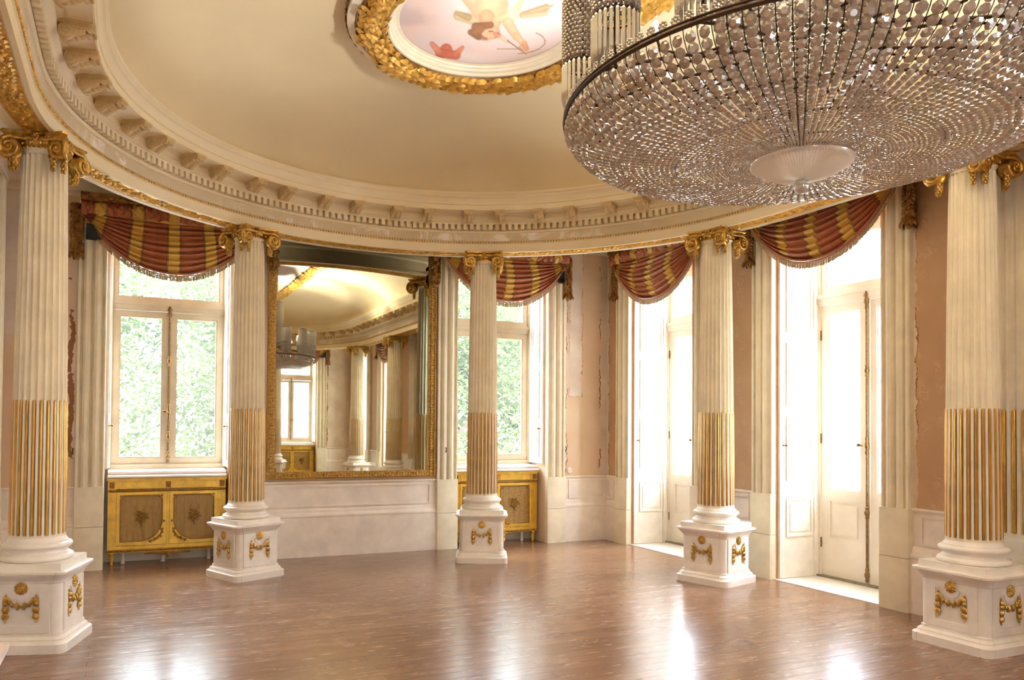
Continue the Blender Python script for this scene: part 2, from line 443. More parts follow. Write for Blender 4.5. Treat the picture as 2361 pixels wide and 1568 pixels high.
# cove ceiling over the oval
mb = MB()
prof = [(2.64, 3.93), (2.63, 3.98)]
for i in range(1, 13):
    a = pi/2*i/12; prof.append((2.63-1.25*(1-cos(a)), 3.98+.52*sin(a)))
prof += [(1.1, 4.50), (.85, 4.50), (.35, 4.50), (.02, 4.50)]
sweep(mb, prof)
ceil = struct(mb.build('ceiling', CEILC, angle=60))
mb = MB()      # flat ceiling of the surrounding aisle: ring between the stadium and the walls
def rect_hit(b, n):
    ks = []
    if abs(n[0]) > 1e-6: ks.append(((VS+.1)*(1 if n[0] > 0 else -1)-b[0])/n[0])
    if abs(n[1]) > 1e-6: ks.append(((UE+.1)*(1 if n[1] > 0 else -1)-b[1])/n[1])
    k = min(k for k in ks if k > 0); return (b[0]+k*n[0], b[1]+k*n[1])
P2 = st_path(64, 10)
mb.loft([[(b[0]+3.15*n[0], b[1]+3.15*n[1], WH) for b, n in P2], [(*rect_hit(b, n), WH) for b, n in P2]], True)
struct(mb.build('aisle_ceiling', AISLE, ceil, smooth=False))
# slab above everything keeps the sky out
mb = MB(); mb.box((-4.3, -7, 4.62), (4.3, 7, 4.7)); mb.build('roof_slab', AISLE, ceil, smooth=False)

# aisle cornice moulding along the walls
mb = MB()
cp = [(0, 3.80), (.02, 3.80), (.025, 3.84), (.05, 3.86), (.055, 3.89), (.09, 3.93), (.14, 3.95), (.145, 3.98), (.20, 3.99), (.21, WH+.005)]
def rrect(o, z): return [(-VS+o, -UE+o, z), (VS-o, -UE+o, z), (VS-o, UE-o, z), (-VS+o, UE-o, z)]
mb.loft([rrect(o, z) for o, z in cp], True)
struct(mb.build('trim_1', AISLE, None, angle=25))

# ------------------------------------------------------------------ entablature
ent = struct(empty('trim_2'))
def part(prof, name, mat, angle=30):
    m = MB(); sweep(m, prof); o = m.build(name, mat, ent, angle=angle); return o
part([(3.20, WH+.02), (3.20, 3.70), (3.225, 3.68), (3.225, 3.62), (3.20, 3.60), (3.20, 3.475), (3.215, 3.47), (3.215, 3.44), (3.16, 3.44), (3.155, 3.446), (2.985, 3.446), (2.975, 3.44), (2.945, 3.44), (2.945, 3.46), (2.94, 3.527), (2.93, 3.53), (2.93, 3.553), (2.92, 3.556)], 'architrave', ENT)
part([(2.92, 3.556), (2.915, 3.575), (2.915, 3.640)], 'frieze', FRIEZE)
part([(2.915, 3.640), (2.90, 3.643), (2.90, 3.652), (2.89, 3.662), (2.91, 3.664), (2.91, 3.722), (2.842, 3.724), (2.842, 3.735), (2.825, 3.742), (2.81, 3.758), (2.80, 3.762), (2.80, 3.805), (2.77, 3.818), (2.76, 3.822),
      (2.615, 3.822), (2.612, 3.815), (2.60, 3.815), (2.60, 3.868), (2.588, 3.872), (2.588, 3.882), (2.58, 3.9), (2.572, 3.925), (2.56, 3.94), (2.552, 3.944), (2.552, 3.955), (2.535, 3.975), (2.535, 3.992), (2.56, 3.996), (2.66, 3.996)], 'corona_cornice', ENT)
m = MB()
for b, n, tg in st_iter(2.86, .0705):
    r0, r1 = 2.842, 2.885; w = .020
    P = lambda r, k, z: (b[0]+r*n[0]+k*tg[0], b[1]+r*n[1]+k*tg[1], z)
    m.add([P(r0,-w,3.668), P(r0,w,3.668), P(r1,w,3.668), P(r1,-w,3.668), P(r0,-w,3.724), P(r0,w,3.724), P(r1,w,3.724), P(r1,-w,3.724)],
          [(0,3,2,1),(4,5,6,7),(0,1,5,4),(1,2,6,5),(2,3,7,6),(3,0,4,7)])
m.build('dentil_band', ENT, ent, smooth=False)
m = MB()
for i, (b, n, tg) in enumerate(st_iter(2.928, .030)):
    m.sphere((b[0]+2.926*n[0], b[1]+2.926*n[1], 3.542), .0105, 6, 4)
m.build('gilt_bead_moulding', GOLD, ent)
m = MB()
for row in range(4):
    for i, (b, n, tg) in enumerate(st_iter(3.06, .05, row*.27)):
        r = 3.015+row*.031+random.uniform(-.008, .008)
        an = random.uniform(-.5, .5)+(1.5-row)*.12
        sgn = 1
        d = (sgn*tg[0]*cos(an)+n[0]*sin(an), sgn*tg[1]*cos(an)+n[1]*sin(an), 0)
        m.leaf((b[0]+r*n[0], b[1]+r*n[1], 3.444), d, (0,0,-1), .062*random.uniform(.85, 1.2), .042, .10)
for i, (b, n, tg) in enumerate(st_iter(3.06, .11)):
    m.sphere((b[0]+(3.06+random.uniform(-.04,.04))*n[0], b[1]+(3.06+random.uniform(-.04,.04))*n[1], 3.438), .012, 6, 4)
m.build('gilt_laurel_soffit', GOLD, ent, angle=20)
m = MB()   # gilt backing strip of the soffit
sweep(m, [(3.145, 3.4445), (3.06, 3.4435), (2.985, 3.4445)]); m.build('gilt_soffit_ground', GOLD, ent)

# modillions: S-scroll brackets in pairs
mm = MB()
def scroll_outline():
    pts = []       # side profile in (x = inward projection 0..19, z down)
    top = [(0, 0), (.195, 0)]
    tip = [(.195+.0*i, 0) for i in range(1)]
    # front small volute
    for i in range(9): a = radians(80-i*30); pts.append((.175+.022*cos(a), -.03+.024*sin(a)))
    # belly curve back to the wall volute
    for i in range(1, 6):
        k = i/6; pts.append((.16-.085*k, -.046-.006*k-.03*sin(k*pi/2)))
    for i in range(9): a = radians(-40-i*22); pts.append((.052+.045*cos(a), -.052+.048*sin(a)))
    return [(0, -.002), (0, .0), (.195, .0)]+pts
so = scroll_outline()
w = .047
ring0 = [(x, -w, z) for x, z in so]; ring1 = [(x, w, z) for x, z in so]
mm.loft([ring0, ring1], True, True, True)
mm.box((-.005, -.058, -.012), (.205, .058, .006)); mm.box((-.005, -.053, -.02), (.20, .053, -.011))          # cap slab
for sy in (-1, 1):                                        # raised spiral line and leaf on the cheeks
    sp = []
    for i in range(26):
        k = i/25; a = radians(-100+k*560); r = .04*(1-k)+.006
        sp.append((.052+r*cos(a), sy*(w+.001), -.052+r*sin(a)))
    sp = [(.17, sy*(w+.001), -.03), (.13, sy*(w+.001), -.045), (.10, sy*(w+.001), -.07)]+sp
    mm.tube(sp, .0045, 5)
    for k in range(4): mm.leaf((.09+.018*k, sy*w, -.045+.005*k), (1, 0, .6-.3*k), (0, sy, 0), .03, .014, .2)
for k in range(5): mm.leaf((.05+.028*k, 0, -.098+.012*k+.004), (1, 0, .25), (0, 0, -1), .05, .06, .14)   # acanthus underneath
for k in (-1, 0, 1): mm.sphere((.20, k*.02, -.045), .013, 6, 4)
MODM = mm.build('modillion', MOD_SHADE, ent, angle=30)
TCOL = [1.332, 3.939, 6.401]
per = 2*pi*R+4*L; half = per/2
tc = [1.332, 3.939, 6.401, half-6.401, half-3.939, half-1.332]
allt = sorted([t for t in tc]+[-t for t in tc])
allt.append(allt[0]+per)
pos = []
for i in range(12):
    a, b_ = allt[i], allt[i+1]
    for k in range(3):
        cen = a+(b_-a)*k/3
        pos += [cen-.195, cen+.195]
mods = []
for t_ in pos:
    b, n, tg = st_base(t_); p = (b[0]+2.802*n[0], b[1]+2.802*n[1], 3.816)
    mods.append((hypot(p[0]-CAMP.x, p[1]-CAMP.y), p, atan2(-n[1], -n[0])))
mods = [q for q in mods if q[1][1] > -3.2 or q[1][0] > .3]
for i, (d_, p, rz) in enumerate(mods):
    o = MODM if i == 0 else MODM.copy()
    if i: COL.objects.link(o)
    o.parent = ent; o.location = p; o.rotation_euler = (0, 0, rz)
# sunk panels between the bracket pairs
m = MB()
for i in range(len(pos)//2):
    a, b_ = pos[2*i+1], (pos[2*i+2] if 2*i+2 < len(pos) else pos[0]+per)
    for s0, s1, r0, r1 in ((a+.09, b_-.09, 2.645, 2.655), (a+.09, b_-.09, 2.745, 2.755), (a+.085, a+.095, 2.645, 2.755), (b_-.095, b_-.085, 2.645, 2.755)):
        q = []
        for tt, rr in ((s0, r0), (s1, r0), (s1, r1), (s0, r1)):
            b, n, tg = st_base(tt); q.append((b[0]+rr*n[0], b[1]+rr*n[1]))
        m.add([(x, y, 3.823) for x, y in q]+[(x, y, 3.817) for x, y in q], [(0,1,2,3), (7,6,5,4), (0,4,5,1), (1,5,6,2), (2,6,7,3), (3,7,4,0)])
m.build('soffit_panel_frames', ENT, ent, smooth=False)

# ------------------------------------------------------------------ ceiling medallion with the painted cupid
med = tag(empty('ceiling_medallion', (0, 0, 4.40)), 'long oval gilt laurel frame on the ceiling around a painted cupid', 'ceiling medallion')
def mpart(prof, name, mat, angle=30):
    m = MB(); sweep(m, [(r, z-4.40) for r, z in prof], st_path(64, 8)); return m.build(name, mat, med, angle=angle)
mpart([(1.02, 4.505), (1.02, 4.50), (1.03, 4.46), (1.01, 4.44), (1.02, 4.42), (1.0, 4.41), (.965, 4.40), (.955, 4.412), (.945, 4.412)], 'outer_moulding', CREAM)
mpart([(.735, 4.412), (.725, 4.405), (.712, 4.408), (.706, 4.43), (.69, 4.44), (.685, 4.455), (.672, 4.463), (.668, 4.475), (.64, 4.48)], 'inner_moulding', CREAM)
tor = [(.945, 4.412)]+[(.84+.105*cos(pi*k/8), 4.412-.06*sin(pi*k/8)) for k in range(1, 8)]+[(.735, 4.412)]
mpart(tor, 'wreath_ground', GOLDD)
m = MB()
for row, fr in enumerate((.22, .36, .5, .64, .78)):
    a = pi*fr
    for i, (b, n, tg) in enumerate(st_iter(.84, .075, row*.37)):
        r = .84+.105*cos(a); z = 4.412-.06*sin(a)-4.40
        nr = (n[0]*cos(a)*.6, n[1]*cos(a)*.6, -sin(a)-.3)
        tw = random.uniform(-.45, .45)+(.5-fr)*.25
        d = (tg[0]*cos(tw)+n[0]*sin(tw), tg[1]*cos(tw)+n[1]*sin(tw), -.05)
        m.leaf((b[0]+r*n[0], b[1]+r*n[1], z), d, nr, .11*random.uniform(.9, 1.15), .08, random.uniform(.03, .13))
m.build('gilt_laurel_wreath', GOLD, med, angle=20)
m = MB()
for row in range(2):
    for i, (b, n, tg) in enumerate(st_iter(1.03, .06, row*.5)):
        m.leaf((b[0]+1.024*n[0], b[1]+1.024*n[1], 4.448+.022*row-4.40), (tg[0], tg[1], random.uniform(-.3, .3)), n, .075, .03, .15)
m.build('gilt_leaf_edge', GOLDD, med, angle=20)
# the painting: vertex colours on a fine grid inside the frame
def smooth(e0, e1, x):
    t_ = max(0, min(1, (x-e0)/(e1-e0))); return t_*t_*(3-2*t_)
def vnoise(x, y, s=1, seed=0):
    from mathutils import noise as N
    return N.fractal(Vector((x*s+seed*7.1, y*s-seed*3.3, seed)), 1.0, 2.0, 4)
SKIN, SKIN2, HAIR, WING, RED, CLOUD, QUIV = (238,190,150), (226,168,128), (150,104,72), (214,190,150), (214,112,84), (196,176,172), (176,150,112)
# shapes in picture units (u to the right, w downwards, one unit about 1/10 of the frame width)
CAPS = [ # (u0,w0,u1,w1,r0,r1,color,soft)
 (1028,112, 1012,126, 14, 12, RED, 8), (1012,122, 1050,128, 12, 12, RED, 8), (995,100, 1008,118, 7, 10, (226,142,116), 8), (1050,126, 1066,108, 10, 5, (222,132,106), 8),
 (1056,36, 1100,46, 10, 13, WING, 7), (1054,30, 1080,40, 5, 8, (190,164,120), 5),
 (1080,-40, 1128,18, 40, 40, SKIN, 10), (1128,14, 1132,44, 36, 24, SKIN, 9), (1120,40, 1120,52, 18, 14, SKIN2, 8),
 (1142,44, 1178,34, 8, 13, WING, 6), (1176,34, 1190,10, 13, 8, (226,206,172), 6), (1188,20, 1196,-8, 6, 4, WING, 6),
 (1198,34, 1246,20, 7, 9, QUIV, 5), (1200,38, 1250,32, 4, 5, (200,176,140), 4), (1215,28, 1258,16, 3, 4, (190,164,126), 4),
 (1168,50, 1190,80, 12, 10, SKIN, 6), (1190,80, 1212,100, 9.5, 6.5, SKIN, 5), (1206,108, 1220,112, 7, 6, (232,176,136), 4), (1212,98, 1217,108, 6, 6, SKIN2, 4),
 (1118,74, 1136,72, 19, 17, (236,184,146), 6), (1130,80, 1150,80, 9, 7, (238,190,154), 5), (1142,76, 1152,80, 5, 4, (222,150,120), 4),
 (1086,72, 1104,82, 8, 9, HAIR, 7), (1096,60, 1130,56, 10, 8, HAIR, 7), (1098,72, 1108,64, 12, 10, (164,116,80), 7), (1112,84, 1122,88, 4, 3, (170,122,90), 4),
 (1128,70, 1136,70, 1.6, 1.2, (120,80,64), 2), (1148,73, 1153,77, 1.5, 1.2, (180,110,88), 2), (1140,84, 1147,83, 1.3, 1.2, (190,96,84), 2),
 (1158,84, 1172,94, 6, 5, (222,196,164), 5), (1172,92, 1222,126, 1.6, 1.2, (150,112,84), 2),
]
for k in range(12):       # the bow: arc of short strokes
    a0, a1 = -.9+k*.2, -.9+(k+1)*.2
    CAPS.append((1196+64*cos(a0), 96+28*sin(a0), 1196+64*cos(a1), 96+28*sin(a1), 1.5, 1.5, (176,142,112), 2))
CAPS.append((1150,112, 1206,112, 1.2, 1.2, (176,142,112), 2))
def paint(X, Y):
    u = 276.04*X-122.10*Y+1446.99; w = 63.40*X+138.96*Y-320.64
    n = vnoise(X, Y, 1.6, 1); n2 = vnoise(X, Y, 4, 2)
    base = [226, 208, 202]
    k = smooth(-.1, .5, n+.15*n2); base = [a+(b-a)*k*.6 for a, b in zip(base, (238, 206, 190))]
    k = smooth(.0, .5, vnoise(X, Y, 1.2, 5)); base = [a+(b-a)*k*.45 for a, b in zip(base, (214, 208, 212))]
    dcl = hypot((u-960)/52, (w-40)/26)+.35*n2
    k = 1-smooth(.4, 1.2, dcl); base = [a+(b-a)*k*.6 for a, b in zip(base, CLOUD)]
    dcl = hypot((u-1060)/120, (w-140)/26)+.3*n
    k = 1-smooth(.4, 1.2, dcl); base = [a+(b-a)*k*.5 for a, b in zip(base, (242, 232, 226))]
    c_ = base
    if 930 < u < 1330 and -120 < w < 190:
        for u0, w0, u1, w1, r0, r1, col, soft in CAPS:
            dx, dy = u1-u0, w1-w0; tt = max(0, min(1, ((u-u0)*dx+(w-w0)*dy)/(dx*dx+dy*dy+1e-9)))
            d_ = hypot(u-u0-tt*dx, w-w0-tt*dy); r = r0+(r1-r0)*tt
            k = 1-smooth(r-soft*.35, r+soft*.2, d_)
            if k > 0:
                sh = 1+.10*n2-.10*smooth(.2, 1, d_/max(r, .1))
                c_ = [a+(min(255, b*sh)-a)*k*.93 for a, b in zip(c_, col)]
    return [min(1, max(0, x/255)) for x in c_]
m = MB(); cols = []
rs = [.70]+[.64-.64*i/52 for i in range(0, 52)]+[.004]
pth = st_path(40, 120)
# finer grid where the figure is: simple cartesian grid clipped to the oval
GX = 300
xs = [-.70+1.40*i/140 for i in range(141)]; 
ys = [-3.45+.06*i for i in range(90)]; ys = [y for y in ys if y < 1.7]+[1.7+.0095*i for i in range(184)]
vid = {}
for j, y in enumerate(ys):
    for i, x in enumerate(xs):
        yy_ = max(0, abs(y)-L)
        if hypot(x, yy_) < .70:
            vid[(i, j)] = len(m.v); m.v.append((x, y, .084)); cols.append(paint(x, y))
for (i, j) in list(vid):
    q = [(i, j), (i, j+1), (i+1, j+1), (i+1, j)]
    if all(k in vid for k in q): m.f.append(tuple(vid[k] for k in q)); m.mi.append(0)
t = NT('fresco_paint'); at = t.new('ShaderNodeVertexColor'); at.layer_name = 'paint'
t.set(at.outputs[0], .7)
o = m.build('painted_cupid_panel', MATS['fresco_paint'], med, smooth=False)
ca = o.data.color_attributes.new('paint', 'FLOAT_COLOR', 'POINT')
ca.data.foreach_set('color', [x for c_ in cols for x in (*lin(c_), 1)])

# ------------------------------------------------------------------ columns
def rsq(h, z, rc, groove=.005, seg=6):
    """square outline of half width h with quarter-round corner shafts"""
    out = []
    for k in range(4):
        a0 = k*pi/2; ca, sa = cos(a0), sin(a0)
        pts = [(h, h-rc-.006), (h-groove, h-rc-.003), (h-groove*.2, h-rc)]
        for i in range(1, seg): an = pi/2*i/seg; pts.append((h-rc+rc*cos(an), h-rc+rc*sin(an)))
        pts += [(h-rc, h-groove*.2), (h-rc-.003, h-groove), (h-rc-.006, h)]
        out += [(x*ca-y*sa, x*sa+y*ca, z) for x, y in pts]
    return out
def make_column(name):
    root = empty(name)
    # pedestal
    m = MB()
    pr = [(.286, 0), (.286, .058), (.280, .064), (.272, .066), (.262, .078), (.262, .086), (.25, .098), (.244, .104), (.244, .118), (.236, .122), (.236, .445), (.242, .450), (.244, .462), (.250, .470), (.262, .486), (.272, .498), (.274, .506), (.286, .510), (.286, .524), (.275, .528)]
    m.loft([rsq(h, z, .055 if h < .27 else .06) for h, z in pr], True, True, True)
    m.box((-.24, -.24, .526), (.24, .24, .574))
    hole = []
    hw, z0, z1 = .112, .175, .395
    for x, z in ((-hw, z0), (hw, z0), (hw, z1), (.056, z1)): hole.append((x, z))
    for i in range(1, 10): a = -pi*i/10; hole.append((.056*cos(a), z1+.056*sin(a)*1.0+.0))
    hole += [(-.056, z1), (-hw, z1)]
    outer = [(-.176, .125), (.176, .125), (.176, .442), (-.176, .442)]
    for k in range(4):
        a = k*pi/2
        Mx = Matrix.Rotation(a, 4, 'Z') @ Matrix(((1,0,0,0), (0,0,-1,-.2358), (0,1,0,0), (0,0,0,1)))
        m.plate(outer, [hole], Mx, .0075)
    ped = m.build('pedestal', PEDW, root, angle=32)
    # gilt rosette + garland on each face
    rm = MB()
    for k in range(11):
        a = k*2*pi/11; rm.sphere((.031*cos(a), -.003, .031*sin(a)), .0115, 7, 5, (1, .8, 1))
    for k in range(7):
        a = k*2*pi/7+.2; rm.sphere((.019*cos(a), -.008, .019*sin(a)), .0115, 7, 5, (1, .8, 1))
    for k in range(5):
        a = k*2*pi/5+.3; rm.sphere((.011*cos(a), -.010, .011*sin(a)), .010, 6, 4, (1, .7, 1))
    rm.sphere((0, -.013, 0), .009, 6, 4)
    gm = MB()
    def bud(x, z, s, ang=0):
        dx, dz = sin(ang), -cos(ang)
        for q in range(3):
            gm.sphere((x+(q-1)*s*.5*cos(ang), -.009-(.005 if q == 1 else 0), z+(q-1)*s*.5*sin(ang)), s*.95, 7, 6, (.8, .65, 1.2))
    for sx in (-1, 1):
        gm.sphere((sx*.092, -.006, .372), .008, 6, 4); gm.tube([(sx*.092, -.005, .37), (sx*.092, -.006, .20)], .0035, 5)
        bud(sx*.088, .345, .016); bud(sx*.07, .335, .015, sx*.8); bud(sx*.094, .318, .013)
        bud(sx*.093, .280, .018); bud(sx*.093, .238, .018); gm.sphere((sx*.093, -.006, .205), .007, 5, 4, (1, .7, 1.5))
        bud(sx*.055, .316, .014, sx*1.0); bud(sx*.022, .303, .016, sx*1.4)
    gm.tube([(x, -.004, .302+.06*(x/.09)**2*1.0) for x in [-.09+.018*i for i in range(11)]], .004, 5)
    first = None
    for k in range(4):
        a = k*pi/2
        if k == 0:
            r0 = rm.build('gilt_rosette', GOLDC, ped); g0 = gm.build('gilt_garland', GOLDC, ped)
            r, g = r0, g0
        else:
            r = r0.copy(); g = g0.copy(); COL.objects.link(r); COL.objects.link(g); r.parent = ped; g.parent = ped
        for o_, z, d in ((r, .418, .2435), (g, 0, .2375)):
            o_.location = (sin(a)*d, -cos(a)*d, z); o_.rotation_euler = (0, 0, a)
    # attic base
    m = MB()
    def tor(rc, zc, rr, n=8): return [(rc+rr*sin(pi*i/n), zc-rr*cos(pi*i/n)) for i in range(n+1)]
    pr = [(.18, .574), (.206, .574)]+tor(.208, .593, .019)+[(.200, .614), (.200, .620), (.190, .628), (.187, .638), (.194, .648), (.203, .651), (.203, .656)]+tor(.2, .673, .017)+[(.197, .692), (.188, .694), (.188, .702), (.178, .712), (.174, .722), (.172, .731)]
    m.lathe(pr, 48)
    m.build('column_base', PEDW, root, angle=30)
    # fluted shaft
    def rad(z):
        k = (z-.731)/(3.335-.731); return .172-.012*k-.019*k*k
    NF, SG = 24, 12
    zs = [(.728, 0), (.742, 0), (.746, .55), (.752, .85), (.762, 1), (1.05, 1), (1.35, 1), (1.648, 1), (1.651, 1.0001), (2.0, 1), (2.4, 1), (2.8, 1), (3.15, 1), (3.285, 1), (3.297, .85), (3.304, .5), (3.307, 0), (3.315, 0)]
    m = MB(); rings = []
    for z, k in zs:
        ring = []; r = rad(z)
        for i in range(NF*SG):
            p = (i % SG)/SG; dd = 0
            lo_ = .13 if z > 1.65 else .27; hi_ = .995 if z > 1.65 else .86
            if lo_ < p < hi_:
                q = (p-lo_+.02)/(hi_-lo_+.04) if z < 1.65 else (p-.125)/.875; dd = sin(pi*q)**.75
            ring.append(((r-k*.12*r*dd)*cos(2*pi*(i-.0)/(NF*SG)), (r-k*.12*r*dd)*sin(2*pi*i/(NF*SG)), z))
        rings.append(ring)
    rings.append([(1.02*x, 1.02*y, 3.322) for x, y, z in rings[-1]])
    rings.append([(1.09/1.02*x, 1.09/1.02*y, 3.338) for x, y, z in rings[-1]])
    m.loft(rings, True, True, True)
    m.build('fluted_shaft', CREAM, root, angle=38)
    # gilt reeds filling the lower flutes
    m = MB()
    for i in range(NF):
        a = 2*pi*(i+.5625)/NF
        pts = []; rr = []
        for z in (.748, .752, .762, 1.2, 1.60, 1.636, 1.645, 1.648):
            r = rad(z)-.0045; pts.append((r*cos(a), r*sin(a), z)); 
        rr = [.003, .006, .0085, .0083, .008, .008, .0055, .0025]
        m.tube(pts, rr, 7)
    m.build('gilt_reeds', REED, root, angle=50)
    # ionic capital with diagonal volutes
    m = MB()
    def abac(s_, z):
        out = []
        for k in range(4):
            a0 = k*pi/2
            c1, c2 = (.205*s_, -.182*s_), (.205*s_, .182*s_)
            for i in range(9):
                q = i/8; y = c1[1]+(c2[1]-c1[1])*q; x = .205*s_-.045*s_*sin(pi*q)
                out.append((x*cos(a0)-y*sin(a0), x*sin(a0)+y*cos(a0), z))
        return out
    m.loft([abac(.90, 3.392), abac(.93, 3.40), abac(.95, 3.412), abac(1.0, 3.420), abac(1.03, 3.424), abac(1.03, 3.437), abac(1.0, 3.44)], True, True, True)
    cap = m.build('gilt_capital', GOLDC, root, angle=30)
    e = MB()     # echinus with eggs
    e.lathe([(.145, 3.333), (.152, 3.337), (.152, 3.345), (.146, 3.349), (.156, 3.36), (.170, 3.38), (.172, 3.394)], 32)
    for i in range(32): a = 2*pi*i/32; e.sphere((.153*cos(a), .153*sin(a), 3.341), .0075, 5, 4)
    for i in range(16): a = 2*pi*(i+.5)/16; e.sphere((.163*cos(a), .163*sin(a), 3.369), .019, 7, 5, (.8, .8, 1.0))
    e.build('egg_moulding', GOLDC, cap, angle=40)
    vol = MB()
    for k in range(4):
        for mir in (1, -1):
            Mr = Matrix.Rotation(k*pi/2, 4, 'Z')
            def pt(s_, dz, off=0):      # s_ along face from centre to corner, in a plane flaring outwards
                fl = .165+.16*max(0, s_-.03)+off
                return Mr @ Vector((mir*s_, -fl, 3.322+dz))
            path = [pt(.02, .066), pt(.06, .066), pt(.10, .068)]; rad_ = [.008, .011, .013]
            for i in range(31):
                q = i/30; a = pi/2-q*2*pi*2.1; r = .066*(1-q)**1.1+.006
                path.append(pt(.150+r*cos(a), r*sin(a), .004+.022*q)); rad_.append(.0145*(1-q)+.0055)
            vol.tube(path, rad_, 7)
            vol.sphere(pt(.150, 0, .030), .011, 7, 5)
            # solid body behind the spiral
            rr = []
            for dd in (.012, -.05):
                rr.append([pt(.150+.062*cos(2*pi*i/16), .062*sin(2*pi*i/16), dd) for i in range(16)])
            if mir == 1: vol.loft(rr, True, True, True)
            else: vol.loft([list(reversed(x)) for x in rr], True, True, True)
    vol.build('volutes', GOLDC, cap, angle=60)
    d = MB()
    for k in range(4):
        Mr = Matrix.Rotation(k*pi/2, 4, 'Z'); d.M = Mr
        for sx in (-1, 1):
            x, y = sx*.118, -.166
            for q in range(5):
                for g in range(3):
                    a = g*2*pi/3+q; d.sphere((x+.011*cos(a), y+.011*sin(a), 3.262-.018*q), .0145-.0012*q, 6, 4, (1, 1, 1.3))
            d.leaf((x, y-.01, 3.275), (sx*.2, -.2, 1), (0, -1, 0), .05, .05, .2)
            d.leaf((sx*.09, -.165, 3.30), (sx*.7, -.2, -1), (0, -1, 0), .06, .04, .2)
        for q in range(6):
            a = q*pi/3; d.sphere((.018*cos(a), -.168, 3.412+.018*sin(a)), .012, 6, 4, (1, .7, 1))
        d.sphere((0, -.176, 3.412), .010, 6, 4)
        for q in (-1, 1):
            d.leaf((q*.02, -.168, 3.40), (q, 0, -.2), (0, -1, 0), .05, .026, .2); d.leaf((q*.01, -.166, 3.39), (q*.5, 0, -1), (0, -1, 0), .035, .022, .2)
        for q in range(14):
            if abs(q-6.5) > 2: d.sphere(((q-6.5)*.024, -.165-.04*((q-6.5)/6.5)**2+.008, 3.405), .009, 5, 4)
        d.M = None
    d.build('husk_drops', GOLDC, cap, angle=75)
    return root
colspec = [ (3.939+2.462, 'near left fluted column, cut by the left edge of the picture'),
  (1.332, 'x'), ]
G = 'fluted columns around the oval'
cols_ = [(6.401, 'fluted cream column with gilt volutes at the left edge of the photo'),
 (3.939, 'fluted column between the left window with gold cabinet and the large mirror'),
 (1.332, 'x'), ]
def colpos(t_): b, n, tg = st_base(t_); return (b[0]+R*n[0], b[1]+R*n[1], 0), atan2(n[1], n[0])+pi/2
order = [(3.939, 'fluted cream column at the far left edge, nearest on the left side'),
 (1.332, 'fluted cream column standing between the leftmost window and the mirror'),
 (-1.332, 'fluted cream column in front of the window right of the mirror, farthest of all'),
 (-3.939, 'fluted cream column standing between the two tall glazed doors'),
 (-6.401, 'fluted cream column at the right edge under the chandelier, beside the fluted pilaster'),
 (-(half-6.401), 'dark backlit fluted column seen only in the mirror, before the striped swag'),
 (-(half-3.939), 'bright fluted column seen in the mirror beside the torn plaster corner'),
 (-(half-1.332), 'fluted column at the left edge of the mirror reflection, under the chandelier')]
proto = make_column('column')
for i, (t_, lab) in enumerate(order):
    o = proto if i == 0 else copy_tree(proto)
    p, rz = colpos(t_); o.location = p; o.rotation_euler = (0, 0, rz)
    tag(o, lab, 'column', G)

# fluted pilasters on the right wall behind the columns
def make_pilaster(y0, y1, xw, lab):
    root = empty('fluted_pilaster', (xw, (y0+y1)/2, 0)); hw = (y1-y0)/2
    n = 5; pitch = 2*hw/n; pr = []
    for i in range(n):
        a = -hw+i*pitch
        pr.append((0, a)); pr.append((0, a+pitch*.14))
        for k in range(1, 8): q = k/8; pr.append((.022*sin(pi*q), a+pitch*(.14+.72*q)))
        pr.append((0, a+pitch*.86))
    pr.append((0, hw))
    m = MB()
    def rg(z, k): return [(x*k-.06, y, z) for x, y in pr]+[(-.001, hw, z), (-.001, -hw, z)]
    zs = [(.60, 0), (.745, 0), (.752, .7), (.762, 1), (1.65, 1), (2.6, 1), (3.40, 1), (3.42, .7), (3.43, 0), (3.55, 0)]
    m.loft([rg(z, k) for z, k in zs], True, True, True)
    m.build('pilaster_shaft', CREAM, root, angle=35)
    m = MB()
    for i in range(n):
        y = -hw+pitch*(i+.5); m.tube([(-.047, y, .752), (-.047, y, .765), (-.047, y, 1.635), (-.047, y, 1.648)], [.006, .0145, .0145, .006], 7)
    m.build('gilt_reeds', REED, root, angle=50)
    m = MB()
    for x, z0, z1, g in ((-.16, 0, .06, .06), (-.14, .06, .12, .04), (-.125, .12, .50, .03), (-.15, .50, .53, .05), (-.12, .53, .58, .03), (-.115, .58, .63, .03), (-.095, .63, .655, .02), (-.11, .655, .70, .025), (-.08, .70, .728, .01)):
        m.box((x, -hw-g, z0), (-.001, hw+g, z1))
    m.build('pilaster_base', PEDW, root)
    return tag(root, lab, 'pilaster')
make_pilaster(.97, 1.32, VS, 'fluted wall pilaster with gilt reeds behind the rightmost column')
make_pilaster(-1.32, -.97, VS, 'fluted wall pilaster seen dark in the mirror beyond the backlit column')

